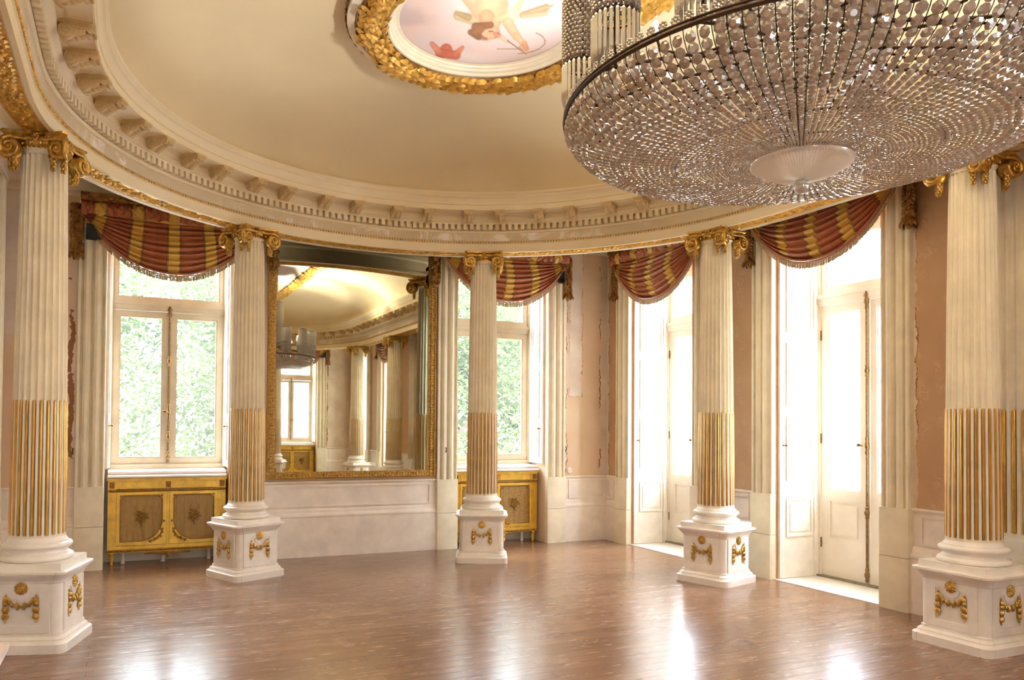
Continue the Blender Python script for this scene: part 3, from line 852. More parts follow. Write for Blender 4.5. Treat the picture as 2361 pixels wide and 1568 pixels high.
# ------------------------------------------------------------------ wall dado (wainscot)
DP = [(0, .855), (.030, .852), (.034, .842), (.030, .832), (.018, .826), (.012, .815), (.012, .545), (.022, .535), (.03, .525), (.034, .50), (.045, .485), (.055, .470), (.055, .452), (.048, .446), (.048, 0), (0, 0)]
def dado(name, segs):
    """segs: (ax, fixed, inward sign, a0, a1)"""
    m = MB()
    for ax, fx, sg, a0, a1 in segs:
        ringa = [((a0, fx+sg*o, z) if ax == 'x' else (fx+sg*o, a0, z)) for o, z in DP]
        ringb = [((a1, fx+sg*o, z) if ax == 'x' else (fx+sg*o, a1, z)) for o, z in DP]
        m.loft([ringa, ringb], True, True, True)
        # raised panel moulding
        n_ = max(1, round((a1-a0)/1.9)); wd = (a1-a0)/n_
        if a1-a0 > .25:
            for i in range(n_):
                p0, p1 = a0+i*wd+.07, a0+(i+1)*wd-.07
                for (u0, u1, z0, z1) in ((p0, p1, .785, .803), (p0, p1, .560, .578), (p0, p0+.018, .578, .785), (p1-.018, p1, .578, .785)):
                    if ax == 'x': m.box((u0, fx+sg*.008, z0), (u1, fx+sg*.026, z1))
                    else: m.box((fx+sg*.008, u0, z0), (fx+sg*.026, u1, z1))
    return struct(m.build(name, DADOP, None, angle=25))
CW = .27     # casing width
a = 1.965
dado('baseboard_far', [('x', UE, -1, -VS, -a-.63-CW), ('x', UE, -1, -a+.63+CW, a-.63-CW), ('x', UE, -1, a+.63+CW, VS)])
dado('baseboard_near', [('x', -UE, 1, -VS, -a-.63-CW), ('x', -UE, 1, -a+.63+CW, a-.63-CW), ('x', -UE, 1, a+.63+CW, VS)])
dado('baseboard_right', [('y', VS, -1, -UE, -5.17-.605-CW), ('y', VS, -1, -5.17+.605+CW, -2.765-.605-CW), ('y', VS, -1, -2.765+.605+CW, -1.36), ('y', VS, -1, -.93, .93), ('y', VS, -1, 1.36, 2.765-.605-CW), ('y', VS, -1, 2.765+.605+CW, 5.17-.605-CW), ('y', VS, -1, 5.17+.605+CW, UE)])
dado('baseboard_left', [('y', -VS, 1, -UE, 2.765-.605-CW), ('y', -VS, 1, 2.765+.605+CW, 5.17-.605-CW), ('y', -VS, 1, 5.17+.605+CW, UE)])

# moulded casing beside an opening, in a local frame: x along wall from opening edge outwards, y into the room, z up
CPROF = [(0, 0), (0, .03), (.004, .046), (.018, .046), (.022, .022), (.034, .018), (.042, .03), (.06, .058), (.085, .070), (.11, .064), (.128, .036), (.132, .022), (.14, .022), (.146, .05), (.165, .068), (.19, .072), (.212, .055), (.22, .026), (.232, .024), (.238, .058), (.262, .058), (.27, .045), (.27, 0)]
def casing_mesh(m, z1=3.8):
    m.loft([[(x, -y, .84) for x, y in CPROF], [(x, -y, z1) for x, y in CPROF]], True, True, True)
    BP = [(-.004, 0), (-.004, .055), (.0, .068), (.012, .074), (.25, .074), (.268, .068), (.276, .05), (.276, 0)]
    m.loft([[(x, -y, .442) for x, y in BP], [(x, -y, .846) for x, y in BP]], True, True, True)
    m.loft([[(x, -y*1.06, 0) for x, y in BP], [(x, -y*1.06, .438) for x, y in BP]], True, True, True)

def frame_M(kind, c, side=1):
    """local (x along wall, y outwards from the room, z) -> world"""
    if kind == 'far': return Matrix.Translation((c, UE, 0))
    if kind == 'near': return Matrix.Translation((c, -UE, 0)) @ Matrix.Rotation(pi, 4, 'Z')
    if kind == 'right': return Matrix.Translation((VS, c, 0)) @ Matrix.Rotation(-pi/2, 4, 'Z')
    if kind == 'left': return Matrix.Translation((-VS, c, 0)) @ Matrix.Rotation(pi/2, 4, 'Z')

def shutter_mesh(depth, z0, z1, panels):
    """panelled lining of a reveal: local x = 0 face plane, runs y 0.05..depth"""
    m = MB(); m.box((0, .03, z0), (-.03, depth, z1))
    for a_, b_ in panels:
        y0, y1 = .11, depth-.09
        for u0, u1, v0, v1 in ((y0, y1, a_, a_+.02), (y0, y1, b_-.02, b_), (y0, y0+.02, a_+.02, b_-.02), (y1-.02, y1, a_+.02, b_-.02)):
            m.box((-.031, u0, v0), (-.043, u1, v1))
        m.box((-.03, y0+.05, a_+.05), (-.040, y1-.05, b_-.05))
    m.box((-.028, depth-.075, z0), (-.05, depth-.05, z1))
    return m
def knob_mesh():
    m = MB(); m.lathe([(.011, 0), (.011, .004), (.005, .006), (.005, .03), (.012, .034), (.014, .042), (.010, .05), (.003, .053)], 10); return m
def make_sash(parent, name, x0, x1, y, z0, z1, stile, mat, low=None):
    """glazed leaf; low=(panel top) gives a panelled foot"""
    m = MB(); t_ = .045
    b_ = low if low else z0+stile
    m.box((x0, y, z0), (x0+stile, y+t_, z1)); m.box((x1-stile, y, z0), (x1, y+t_, z1)); m.box((x0+stile, y, z1-stile*.85), (x1-stile, y+t_, z1))
    if low:
        m.box((x0+stile, y, low-.10), (x1-stile, y+t_, low)); m.box((x0+stile, y, z0), (x1-stile, y+t_, z0+.36)); m.box((x0+stile, y+.018, z0+.3), (x1-stile, y+t_, low-.09))
        pz0, pz1 = z0+.36, low-.10
        for u0, u1, v0, v1 in ((x0+stile, x1-stile, pz0, pz0+.02), (x0+stile, x1-stile, pz1-.02, pz1), (x0+stile, x0+stile+.02, pz0+.02, pz1-.02), (x1-stile-.02, x1-stile, pz0+.02, pz1-.02)):
            m.box((u0, y+.004, v0), (u1, y+.03, v1))
        m.box((x0+stile+.05, y+.008, pz0+.05), (x1-stile-.05, y+.03, pz1-.05))
        gz0 = low
    else:
        m.box((x0+stile, y, z0), (x1-stile, y+t_, z0+stile)); gz0 = z0+stile
    g = .012
    for u0, u1, v0, v1 in ((x0+stile, x1-stile, gz0, gz0+g), (x0+stile, x1-stile, z1-stile*.85-g, z1-stile*.85), (x0+stile, x0+stile+g, gz0+g, z1-stile*.85-g), (x1-stile-g, x1-stile, gz0+g, z1-stile*.85-g)):
        m.box((u0, y+.008, v0), (u1, y+.034, v1))
    o = m.build(name, mat, parent, smooth=False)
    p = MB(); yy_ = y+.024; e = .004
    p.add([(x0+stile-e, yy_, gz0-e), (x1-stile+e, yy_, gz0-e), (x1-stile+e, yy_, z1-stile*.85+e), (x0+stile-e, yy_, z1-stile*.85+e)], [(0, 1, 2, 3)])
    p.build('pane', PANE, o, smooth=False)
    return o
def cremone(parent, x, y, z0, z1, zh):
    m = MB()
    m.tube([(x, y, z0), (x, y, z1)], .011, 8)
    for zc, s_ in ((z0+.05, 1), (zh, 1.3), (z1-.05, 1.2), ((z0+zh)/2, .9), ((zh+z1)/2, .9)):
        m.lathe([(.010, -.07*s_), (.019, -.055*s_), (.014, -.03*s_), (.024, -.012*s_), (.024, .012*s_), (.014, .03*s_), (.019, .055*s_), (.010, .07*s_)], 10, (x, y, zc))
    m.lathe([(.028, 0), (.024, .02), (.015, .035), (.003, .075)], 8, (x, y, z1-.005))
    o = m.build('cremone_bolt', BRASS, parent)
    h = MB(); h.tube([(x, y-.012, zh), (x-.012, y-.05, zh), (x-.03, y-.06, zh+.004)], .008, 7); h.sphere((x-.04, y-.062, zh+.006), .022, 8, 6, (1.2, .55, .8))
    h.build('handle', BRASS, o)

def make_opening(kind, c, name, half, door, full=True):
    root = struct(empty(name)); Mx = frame_M(kind, c); root.matrix_world = Mx
    for sx in (-1, 1):
        m = MB(); casing_mesh(m)
        if sx == 1: m.v = [(half+x, y, z) for x, y, z in m.v]
        else: m.v = [(-half-x, y, z) for x, y, z in m.v]; m.f = [tuple(reversed(f)) for f in m.f]
        m.build('casing', CREAM, root, angle=28)
    depth = .55 if door else .40
    z0 = 0 if door else 1.0
    m = MB()     # casing over the opening, behind the drapery
    m.box((-half-.02, -.04, WZ), (half+.02, .02, WZ+.2)); m.build('head_casing', CREAM, root)
    if door:
        panels = [(.42, .80), (.98, 1.62), (1.72, 2.36), (2.46, 3.25)]
    else: panels = [(1.10, 1.52), (1.6, 2.24), (2.32, 3.3)]
    for sx in (-1, 1):
        m = shutter_mesh(depth, z0+.02 if not door else .01, WZ-.01, panels)
        if sx == 1: m.v = [(half+x, y, z) for x, y, z in m.v]
        else: m.v = [(-half-x, y, z) for x, y, z in m.v]; m.f = [tuple(reversed(f)) for f in m.f]
        sh = m.build('shutter_panel', WHITE, root, smooth=False)
        k = knob_mesh().build('shutter_knob', BRASS, sh); k.location = (sx*(half-.03), .075, 1.33 if door else 1.47); k.rotation_euler = (0, radians(-90*sx), 0)
    yF = depth
    m = MB(); fwid = .055
    T0, T1 = (2.745, 2.865) if door else (2.735, 2.84)
    m.box((-half, yF, z0), (-half+fwid, yF+.09, WZ)); m.box((half-fwid, yF, z0), (half, yF+.09, WZ)); m.box((-half, yF, WZ-.10), (half, yF+.09, WZ))
    m.box((-half, yF, WZ-.14), (half, yF+.02, WZ-.10)); m.box((-half, yF-.02, T0+.02), (half, yF+.09, T1-.03)); m.box((-half, yF-.035, T1-.045), (half, yF+.09, T1-.02)); m.box((-half, yF-.01, T0), (half, yF+.09, T1))
    if not door:
        m.box((-half, yF-.01, .99), (half, yF+.09, 1.05))
    m.build('frame', AGED if door else SASHP, root, smooth=False)
    x0 = -half+fwid; wl_ = half-fwid
    mat = AGED if door else SASHP
    if door:
        make_sash(root, 'door_leaf', x0, -.003, yF+.012, .025, T0-.006, .085, mat, .89)
        make_sash(root, 'door_leaf', .003, -x0, yF+.012, .025, T0-.006, .085, mat, .89)
        make_sash(root, 'transom_light', x0, -x0, yF+.015, T1, WZ-.14, .055, mat)
        m = MB(); m.box((-.022, yF+.0, .03), (.022, yF+.02, T0-.01)); m.build('meeting_stile', mat, root, smooth=False)
        cremone(root, 0, yF-.012, .06, T0+.03, 1.34)
        m = MB()
        for sx in (-1, 1):
            for zc in (.35, 1.4, 2.45): m.tube([(sx*(-x0-.004), yF+.004, zc-.05), (sx*(-x0-.004), yF+.004, zc+.05)], .007, 6)
        m.build('hinges', BRASS, root)
        m = MB(); m.box((-half-.0, -.03, -.02), (half+.0, yF-.02, .006)); m.build('threshold', STONE, root, smooth=False)
        m = MB(); m.box((-half, yF-.03, -.02), (half, yF+.10, .022)); m.build('door_sill', simple_cache('weathered_sill', hx(150, 138, 116)), root, smooth=False)
    else:
        make_sash(root, 'sash', x0, -.002, yF+.012, 1.05, T0-.006, .068, mat)
        make_sash(root, 'sash', .002, -x0, yF+.012, 1.05, T0-.006, .068, mat)
        make_sash(root, 'transom_light', x0, -x0, yF+.015, T1-.004, WZ-.14, .045, mat)
        m = MB(); m.box((-.024, yF+.0, 1.05), (.024, yF+.02, T0-.01)); m.build('meeting_stile', mat, root, smooth=False)
        cremone(root, 0, yF-.012, 1.08, T0+.02, 1.62)
        m = MB(); m.box((-half, yF, 0), (half, yF+.26, .99)); m.build('parapet', CREAM, root, smooth=False)
        m = MB()   # marble sill over the cabinet
        m.loft([[(s_*(half-.003), y, z) for s_, y, z in r] for r in ()], True) if False else None
        pr = [(.16, .985), (.135, .985), (.13, .975), (.13, .962), (.145, .955), (.11, .948), (.10, .940), (.10, .925), (.115, .918), (.16, .918)]
        m.loft([[(-half+.033, y, z) for y, z in pr+[(yF, .918), (yF, 1.0)]], [(half-.033, y, z) for y, z in pr+[(yF, .918), (yF, 1.0)]]], True, True, True)
        m.build('marble_sill', MARBLE, root, smooth=False)
    return root
_sc = {}
def simple_cache(n, c):
    if n not in _sc: _sc[n] = simple(n, c, .7, var=.2, scale=30, bump=.4)
    return _sc[n]
make_opening('far', -1.965, 'window_1', .63, False)
make_opening('far', 1.965, 'window_2', .63, False)
make_opening('near', -1.965, 'window_3', .63, False)
make_opening('near', 1.965, 'window_4', .63, False)
make_opening('right', 5.17, 'door_1', .605, True)
make_opening('right', 2.765, 'door_2', .605, True)
make_opening('right', -2.765, 'door_3', .605, True)
make_opening('right', -5.17, 'door_4', .605, True)
for i, y in enumerate(DOORY[:2]):        # closed panelled doors on the left wall
    root = struct(empty('door_%d' % (5+i))); root.matrix_world = frame_M('left', y)
    for sx in (-1, 1):
        m = MB(); casing_mesh(m)
        if sx == 1: m.v = [(.605+x, yy_, z) for x, yy_, z in m.v]
        else: m.v = [(-.605-x, yy_, z) for x, yy_, z in m.v]; m.f = [tuple(reversed(f)) for f in m.f]
        m.build('casing', CREAM, root, angle=28)
    m = MB(); m.box((-.605, .2, 0), (.605, .26, WZ))
    for sx in (-1, 1):
        for z0, z1 in ((.2, .9), (1.1, 2.2), (2.35, 3.3)): m.box((sx*.07, .185, z0), (sx*.53, .21, z1))
    m.build('door_leaf', WHITE, root, smooth=False)

# ------------------------------------------------------------------ gilt radiator cabinets
def make_cabinet(name):
    root = empty(name); W2 = .594; D = .24
    m = MB()   # carcass: stiles, rails, sides, top
    for sx in (-1, 1):
        m.box((sx*W2, -D, .13), (sx*(W2-.085), -D+.04, .905)); m.box((sx*W2, -D+.04, .13), (sx*(W2-.03), 0, .905))
        for k in range(4): m.box((sx*(W2-.016-.017*k), -D-.006, .215), (sx*(W2-.025-.017*k), -D+.002, .765))
    WI = W2-.085; m.box((-WI, -D, .80), (WI, -D+.04, .905)); m.box((-WI, -D, .13), (WI, -D+.04, .20)); m.box((-.014, -D, .20), (.014, -D+.03, .80)); m.box((-W2+.03, -.02, .131), (W2-.03, -.001, .60))
    m.box((-W2-.012, -D-.018, .893), (W2+.012, .001, .915)); m.box((-W2+.001, -D-.010, .882), (W2-.001, -D+.01, .8935))
    # frieze panel frames
    for sx in (-1, 1):
        for u0, u1, v0, v1 in ((.05, .50, .868, .876), (.05, .50, .808, .816), (.05, .058, .816, .868), (.492, .50, .816, .868)):
            m.box((sx*u0, -D-.008, v0), (sx*u1, -D+.002, v1))
    body = m.build('carcass', GOLDP, root, smooth=False)
    for z in (.783, .150):
        m = MB()   # dark carved bands
        m.tube([(-W2-.003, -D-.004, z), (W2+.003, -D-.004, z)], .013, 8)
        for i in range(62): m.sphere((-W2+.01+i*(2*W2-.02)/61, -D-.012, z), .0085, 5, 4)
        m.build('carved_band', GOLDP2, root)
    for x in (-.555, 0, .555):
        m = MB()
        m.box((x-.026, -D-.006, .808), (x+.026, -D+.001, .876))
        for q in range(4): m.sphere((x+.008*(-1)**q, -D-.008, .82+.014*q), .009, 5, 4)
        m.build('carved_block', GOLDP2, root)
    # apron scroll
    m = MB()
    for i in range(-6, 7):
        x = i*.018; ln = .055-.0055*abs(i)
        m.tube([(x*.5, -D-.003, .128), (x*.9, -D-.010, .128-ln*.6), (x*1.25, -D-.006, .128-ln)], [.008, .0075, .004], 6)
    m.sphere((0, -D-.012, .068), .014, 7, 5)
    for sx in (-1, 1):
        for q in range(4): m.leaf((sx*(.10+.03*q), -D-.002, .126), (sx, 0, -.35), (0, -1, 0), .05, .024, .2)
    m.build('apron_ornament', GOLDP2, root)
    lm = MB(); lm.lathe([(.012, 0), (.016, .012), (.013, .02), (.026, .085), (.027, .1), (.02, .106), (.027, .115), (.027, .132)], 12)
    for sx in (-1, 1):
        l_ = lm.build('leg', GOLDP, root) if sx == -1 else l_.copy()
        if sx == 1: COL.objects.link(l_); l_.parent = root
        l_.location = (sx*(W2-.045), -D+.03, 0)
    # doors
    x0, x1, z0, z1 = .016, .507, .205, .768
    hx0, hx1, hz0, hz1 = x0+.042, x1-.036, z0+.042, z1-.036
    hole = [(hx1, hz0), (hx1, hz1-.03)]
    for i in range(1, 6): a_ = -pi/2-pi/2*i/6; hole.append((hx1+.0-0+.03*cos(a_)*1.0, hz1+.03*sin(a_)))
    hole += [(hx1-.03, hz1), (hx0+.03, hz1)]
    for i in range(1, 6): a_ = 0-pi/2*i/6; hole.append((hx0+.03*cos(a_), hz1+.03*sin(a_)))
    hole += [(hx0, hz1-.03)]
    rA = .22
    hole.append((hx0, hz0+rA))
    for i in range(1, 12): a_ = pi+pi/2*i/12; hole.append((hx0+rA+rA*cos(a_), hz0+rA+rA*sin(a_)))
    hole.append((hx0+rA, hz0))
    for sx in (1, -1):
        m = MB(); Mx = Matrix(((sx,0,0,0), (0,0,-1,-D+.004), (0,1,0,0), (0,0,0,1)))
        m.plate([(x0, z0), (x1, z0), (x1, z1), (x0, z1)], [hole], Mx, .014)
        if sx == -1: m.f = [tuple(reversed(f)) for f in m.f]
        d = m.build('door', GOLDP, root, smooth=False)
        m = MB(); pts = [(sx*x, -D-.012, z) for x, z in hole]; m.tube(pts+[pts[0]], .0055, 6); 
        for x, z in ((hx0+.006, hz1-.006), (hx1-.006, hz1-.006)): m.sphere((sx*x, -D-.012, z), .014, 8, 5, (1, .6, 1))
        m.build('door_moulding', GOLDP2, d)
        m = MB(); vs = [(sx*(hx0-.01), -D-.002, hz0-.01), (sx*(hx1+.01), -D-.002, hz0-.01), (sx*(hx1+.01), -D-.002, hz1+.01), (sx*(hx0-.01), -D-.002, hz1+.01)]
        m.add(vs, [(0, 1, 2, 3)]); cn = m.build('cane_panel', CANE, d, smooth=False)
        uvl = cn.data.uv_layers.new(name='UVMap')
        for lp in cn.data.loops:
            v = cn.data.vertices[lp.vertex_index].co; uvl.data[lp.index].uv = (v.x*88, v.z*88)
        m = MB()   # bronze flower spray
        cx_, cz_ = sx*(hx0+hx1)/2, (hz0+hz1)/2+.02
        for q in range(16):
            a_ = q*2.4; r_ = .010+.0028*q
            m.sphere((cx_+r_*cos(a_), -D-.014-.004*(q % 3), cz_+r_*sin(a_)*1.25), .012, 6, 4, (1, .7, 1))
            m.leaf((cx_+r_*cos(a_), -D-.010, cz_+r_*sin(a_)), (cos(a_), -.1, sin(a_)*1.2), (0, -1, 0), .034, .018, .3)
        m.tube([(cx_, -D-.008, cz_-.04), (cx_+.004, -D-.010, cz_-.10)], .004, 5); m.sphere((cx_+.004, -D-.012, cz_-.098), .009, 6, 4)
        m.build('flower_spray', GOLDP2, d)
        m = MB()   # spandrel carving in the curved corner
        for q in range(9):
            a_ = pi+pi/2*(q+.5)/9; kx, kz = hx0+rA+rA*cos(a_), hz0+rA+rA*sin(a_)
            mx_, mz_ = (kx*.62+hx0*.38-.003), (kz*.62+hz0*.38-.003)
            m.sphere((sx*mx_, -D-.012, mz_), .013, 6, 4, (1, .5, 1)); m.leaf((sx*mx_, -D-.010, mz_), (sx*cos(q*1.3), 0, sin(q*1.3)), (0, -1, 0), .03, .016, .3)
        m.build('spandrel_carving', GOLDP2, d)
        m = MB(); m.lathe([(.006, 0), (.006, .012), (.013, .018), (.011, .028), (.003, .031)], 10); k_ = m.build('knob', BRASS, d)
        k_.location = (sx*(x0+.024), -D-.010, .455); k_.rotation_euler = (radians(90), 0, 0)
    return root
cab = make_cabinet('radiator_cabinet')
for i, (kind, x, lab) in enumerate((('far', -1.965, 'gilt caned radiator cabinet under the leftmost window'), ('far', 1.965, 'gilt caned radiator cabinet under the window right of the mirror, partly behind a column'), ('near', 1.965, 'gilt caned radiator cabinet seen reflected in the mirror'))):
    o = cab if i == 0 else copy_tree(cab)
    o.matrix_world = frame_M(kind, x) @ Matrix.Translation((0, .39, 0)); tag(o, lab, 'cabinet', 'gilt radiator cabinets')
# cast iron radiator feet behind the cabinets
rad_m = MB()
for i in range(12):
    x = -.44+i*.08; rad_m.box((x-.026, -.09, .11), (x+.026, .0, .70))
rad0 = empty('radiator'); rad_m.build('radiator_sections', WHITE, rad0)
for x in (-.44, -.04, .44):
    rad_f = MB(); rad_f.tube([(x, -.08, .0), (x, -.08, .02), (x, -.08, .12)], [.026, .016, .02], 8); rad_f.build('foot', WHITE, rad0)
for i, (x, lab) in enumerate(((-1.965, 'white radiator with feet showing below the gold cabinet at left'), (1.965, 'white radiator behind the gold cabinet right of the mirror'))):
    o = rad0 if i == 0 else copy_tree(rad0)
    o.matrix_world = frame_M('far', x) @ Matrix.Translation((0, .36, 0)); tag(o, lab, 'radiator', 'radiators')

# ------------------------------------------------------------------ mirror
mir = tag(empty('wall_mirror', (.043, UE, 0), radians(.25)), 'tall gilt framed wall mirror between the two far windows', 'mirror')
m = MB()
MWX = 1.005; MZ0, MZ1 = .885, 3.86
prof = [(0, 0), (0, .05), (.012, .062), (.022, .06), (.03, .045), (.05, .05), (.068, .045), (.075, .03), (.088, .028), (.092, .02), (.095, 0)]
def mring(o, d): return [(-MWX+o, -d, MZ0+o*.85), (MWX-o, -d, MZ0+o*.85), (MWX-o, -d, MZ1-o), (-MWX+o, -d, MZ1-o)]
m.loft([mring(o_, d_) for o_, d_ in prof], True)
fr = m.build('gilt_frame', FRAMEG, mir, angle=25)
m = MB()
def along(o, step, fn):
    x0, x1, z0, z1 = -MWX+o, MWX-o, MZ0+o*.85, 3.75
    n = int((x1-x0)/step)
    for i in range(n+1): fn(x0+(x1-x0)*i/n, z0, (1, 0, 0))
    n = int((z1-z0)/step)
    for x in (x0, x1):
        for i in range(1, n): fn(x, z0+(z1-z0)*i/n, (0, 0, 1))
along(.017, .022, lambda x, z, d: m.sphere((x, -.064, z), .0085, 5, 4))
along(.086, .018, lambda x, z, d: m.sphere((x, -.030, z), .006, 5, 4))
def lf(x, z, d):
    for s_ in (-1, 1):
        q = Vector((d[2], 0, d[0])); m.leaf((x, -.048, z), Vector(d)*.8+q*s_*.7, (0, -1, 0), .036, .018, .25)
along(.05, .034, lf)
m.build('frame_carving', FRAMEG, fr, angle=25)
m = MB(); m.add([(-MWX+.09, -.022, MZ0+.07), (MWX-.09, -.022, MZ0+.07), (MWX-.09, -.022, MZ1-.09), (-MWX+.09, -.022, MZ1-.09)], [(0, 1, 2, 3)])
m.build('mirror_glass', MIRR, mir, smooth=False)
bm_ = MB()   # scroll console with a flower drop, at the top corners
pts = [(.062, -.075, 3.72), (.064, -.085, 3.5), (.062, -.095, 3.30), (.05, -.10, 3.225), (.02, -.10, 3.185), (-.012, -.10, 3.185), (-.034, -.10, 3.205), (-.036, -.10, 3.228), (-.02, -.10, 3.24), (-.008, -.10, 3.228)]
bm_.tube(pts, [.014]*7+[.012, .010, .008], 8)
pts2 = [(x-.022 if i < 4 else x, y-.004, z+(.02 if i >= 4 else 0)) for i, (x, y, z) in enumerate(pts[:6])]
for i in range(34):
    k = i/33*5-.001; a_ = int(k); q = k-a_; p = Vector(pts2[a_]).lerp(Vector(pts2[a_+1]), q); bm_.sphere(p, .007, 5, 4)
for q in range(26):
    zc = 3.70-q*.016; bm_.leaf((random.uniform(-.03, .02), -.085, zc), (random.uniform(-.7, .7), -.2, -1), (0, -1, 0), .07, .04, .3)
    bm_.sphere((random.uniform(-.03, .02), -.10, zc-.01), random.uniform(.012, .02), 6, 4)
for q in range(8): a_ = q*.8; bm_.leaf((-.006+.02*cos(a_), -.10, 3.32), (.35*cos(a_), -.1, -1), (cos(a_)*.5, -1, 0), .09, .034, .25)
bm_.sphere((-.006, -.10, 3.30), .036, 8, 6, (1, .8, 1.5))
bm_.box((-.045, -.07, 3.24), (.045, -.02, 3.72))
b0 = bm_.build('scroll_console', GOLDD, mir, angle=30); b0.location = (.965, 0, 0)
b1 = b0.copy(); COL.objects.link(b1); b1.parent = mir; b1.location = (-.965, 0, 0)
b1.scale = (-1, 1, 1)

# ------------------------------------------------------------------ pelmets, drops and swags
def make_drop(length):
    m = MB()
    n = int(length/.03)
    for q in range(n):
        z = -q*.03; wd = .05+.012*sin(q*.9)
        for s_ in (-1, 0, 1):
            m.leaf((s_*wd*.35, -.02, z), (s_*.6+random.uniform(-.2, .2), -.15, -1), (s_*.4, -1, 0), .075, .045, .3)
        m.sphere((random.uniform(-.02, .02), -.035, z-.02), random.uniform(.014, .024), 6, 4)
    z = -length
    for q in range(10): a_ = q*.63; m.leaf((.012*cos(a_), -.03+.012*sin(a_), z+.05), (.45*cos(a_), .35*sin(a_)-.1, -1), (cos(a_), sin(a_)-.4, 0), .12, .05, .2)
    m.sphere((0, -.03, z-.01), .035, 8, 6, (1, .8, 1.6))
    m.box((-.045, -.012, -length+.03), (.045, 0, .0))
    return m
def make_swag_set(kind, c, half, lab, lab2, dl, drop_len=.52, sag=.50, tilt=0, heading=True):
    Mx = frame_M(kind, c)
    pel = empty('carved_pelmet'); pel.matrix_world = Mx
    m = MB(); Wp = half+.25
    m.box((-Wp, -.20, 3.735), (Wp, 0, 3.76)); m.box((-Wp, -.20, 3.76), (Wp, -.175, 3.80))
    for i in range(int(2*Wp/.045)):
        x = -Wp+.02+i*.045; m.leaf((x, -.20, 3.765), (1, -.1, random.uniform(-.4, .4)), (0, -1, 0), .06, .04, .3); m.sphere((x, -.205, 3.762), .014, 6, 4)
    m.tube([(-Wp, -.19, 3.805), (Wp, -.19, 3.805)], .012, 6)
    m.build('carved_rail', GOLDD, pel, angle=30)
    for sx, lb in zip((-1, 1), dl):
        if lb is None: continue
        d0 = make_drop(drop_len).build('carved_drop', GOLDD, None, angle=60); d0.matrix_world = Mx @ Matrix.Translation((sx*(half+.285), -.035, 3.73))
        tag(d0, lb, 'carved drop', 'carved gilt drops beside the swags')
    tag(pel, lab2, 'pelmet', 'carved pelmets with drops')
    sw = empty('curtain_swag'); sw.matrix_world = Mx
    NU, NV = 64, 72; Ws = half+.235; rings = []; uvs = []
    zt = 3.70
    def zb(u): return 3.56-sag*(max(0, 1-abs(u)**2.1))**1.0
    def surf(u, v):
        z0 = 3.62-.02*(1-u*u); z1 = zb(u)
        nf = 8.5; k = (1-abs(u)**3)
        vv = v
        z = z0+(z1-z0)*vv
        dep = .11+.10*sin(pi*min(1, vv*1.05))*k*.9+.055*(abs(sin(vv*pi*nf+.7*sin(2.5*u)))-.5)*(.3+.7*k)+.006*sin(vv*2*pi*nf*1.7+u*5)
        x = u*Ws*(1-.03*vv*(1-k))
        return (x, -dep, z)
    for i in range(NV+1):
        rings.append([surf(-1+2*j/NU, i/NV) for j in range(NU+1)])
    m = MB(); m.loft(rings, False)
    cl = m.build('swag_cloth', SILK, sw, angle=80)
    uvl = cl.data.uv_layers.new(name='UVMap'); n = NU+1
    for lp in cl.data.loops:
        i, j = divmod(lp.vertex_index, n); u = -1+2*j/NU; v = i/NV
        uvl.data[lp.index].uv = (.5+.5*u*(1-.10*v), v)
    m = MB(); rg = []
    for i in range(9):      # ruched heading band
        v = i/8; row = []
        for j in range(161):
            u = -1+2*j/160; row.append((u*(Ws+.01), -.155-.03*sin(pi*v)-.012*sin(j*.9+2*sin(i))-.009*sin(j*1.7+i*1.3), 3.735-.13*v-.01*sin(j*.5)*v))
        rg.append(row)
    m.loft(rg, False); hd = m.build('ruched_heading', SILK, sw, angle=80)
    uvl = hd.data.uv_layers.new(name='UVMap')
    for lp in hd.data.loops:
        i, j = divmod(lp.vertex_index, 161); uvl.data[lp.index].uv = (j/160, i/8)
    m = MB(); nb = 80
    bot = [Vector(surf(-1+2*j/nb, 1)) for j in range(nb+1)]
    m.tube([p+Vector((0, -.006, .004)) for p in bot], .009, 6); m.tube([p+Vector((0, -.006, -.012)) for p in bot], .006, 6)
    m.build('braid', BRAID, sw)
    m = MB(); nf_ = 230
    for j in range(nf_):
        u = -1+2*(j+.5)/nf_; p = Vector(surf(u, 1)); ln = .072*random.uniform(.9, 1.05); dx = random.uniform(-.003, .003); w_ = .0034
        m.add([(p.x-w_, p.y-.002, p.z-.014), (p.x+w_, p.y-.002, p.z-.014), (p.x+w_*1.2+dx, p.y-.003, p.z-ln), (p.x-w_*1.2+dx, p.y-.003, p.z-ln), (p.x, p.y+.005, p.z-.014), (p.x+dx, p.y+.004, p.z-ln)],
              [(0, 1, 2, 3), (1, 4, 5, 2), (4, 0, 3, 5)])
    m.build('fringe', FRINGE, sw, smooth=False)
    tag(sw, lab, 'curtain swag', 'striped curtain swags')
make_swag_set('far', -1.965, .63, 'striped red and gold swag over the leftmost window, left of the mirror', 'dark carved gilt pelmet above the leftmost window', ('dark carved gilt drop left of the leftmost swag, beside the leftmost column', None))
make_swag_set('far', 1.965, .63, 'striped red and gold swag over the window right of the mirror', 'carved gilt pelmet above the window right of the mirror', (None, 'carved gilt drop hanging right of the loudspeaker by the far corner'))
make_swag_set('right', 5.17, .605, 'striped red and gold swag over the farther glazed door', 'carved gilt pelmet above the farther glazed door', ('thin carved gilt drop left of the swag over the farther glazed door', None))
make_swag_set('right', 2.765, .605, 'striped red and gold swag over the nearer glazed door, below the chandelier', 'carved gilt pelmet above the nearer glazed door', ('carved gilt drop left of the swag over the nearer glazed door', 'carved gilt drop with bud end right of the nearer glazed door'))
make_swag_set('near', 1.965, .63, 'striped swag seen in the mirror above the reflected gold cabinet', 'carved pelmet seen in the mirror above the reflected window', ('carved drop seen in the mirror beside the reflected loudspeaker', None))
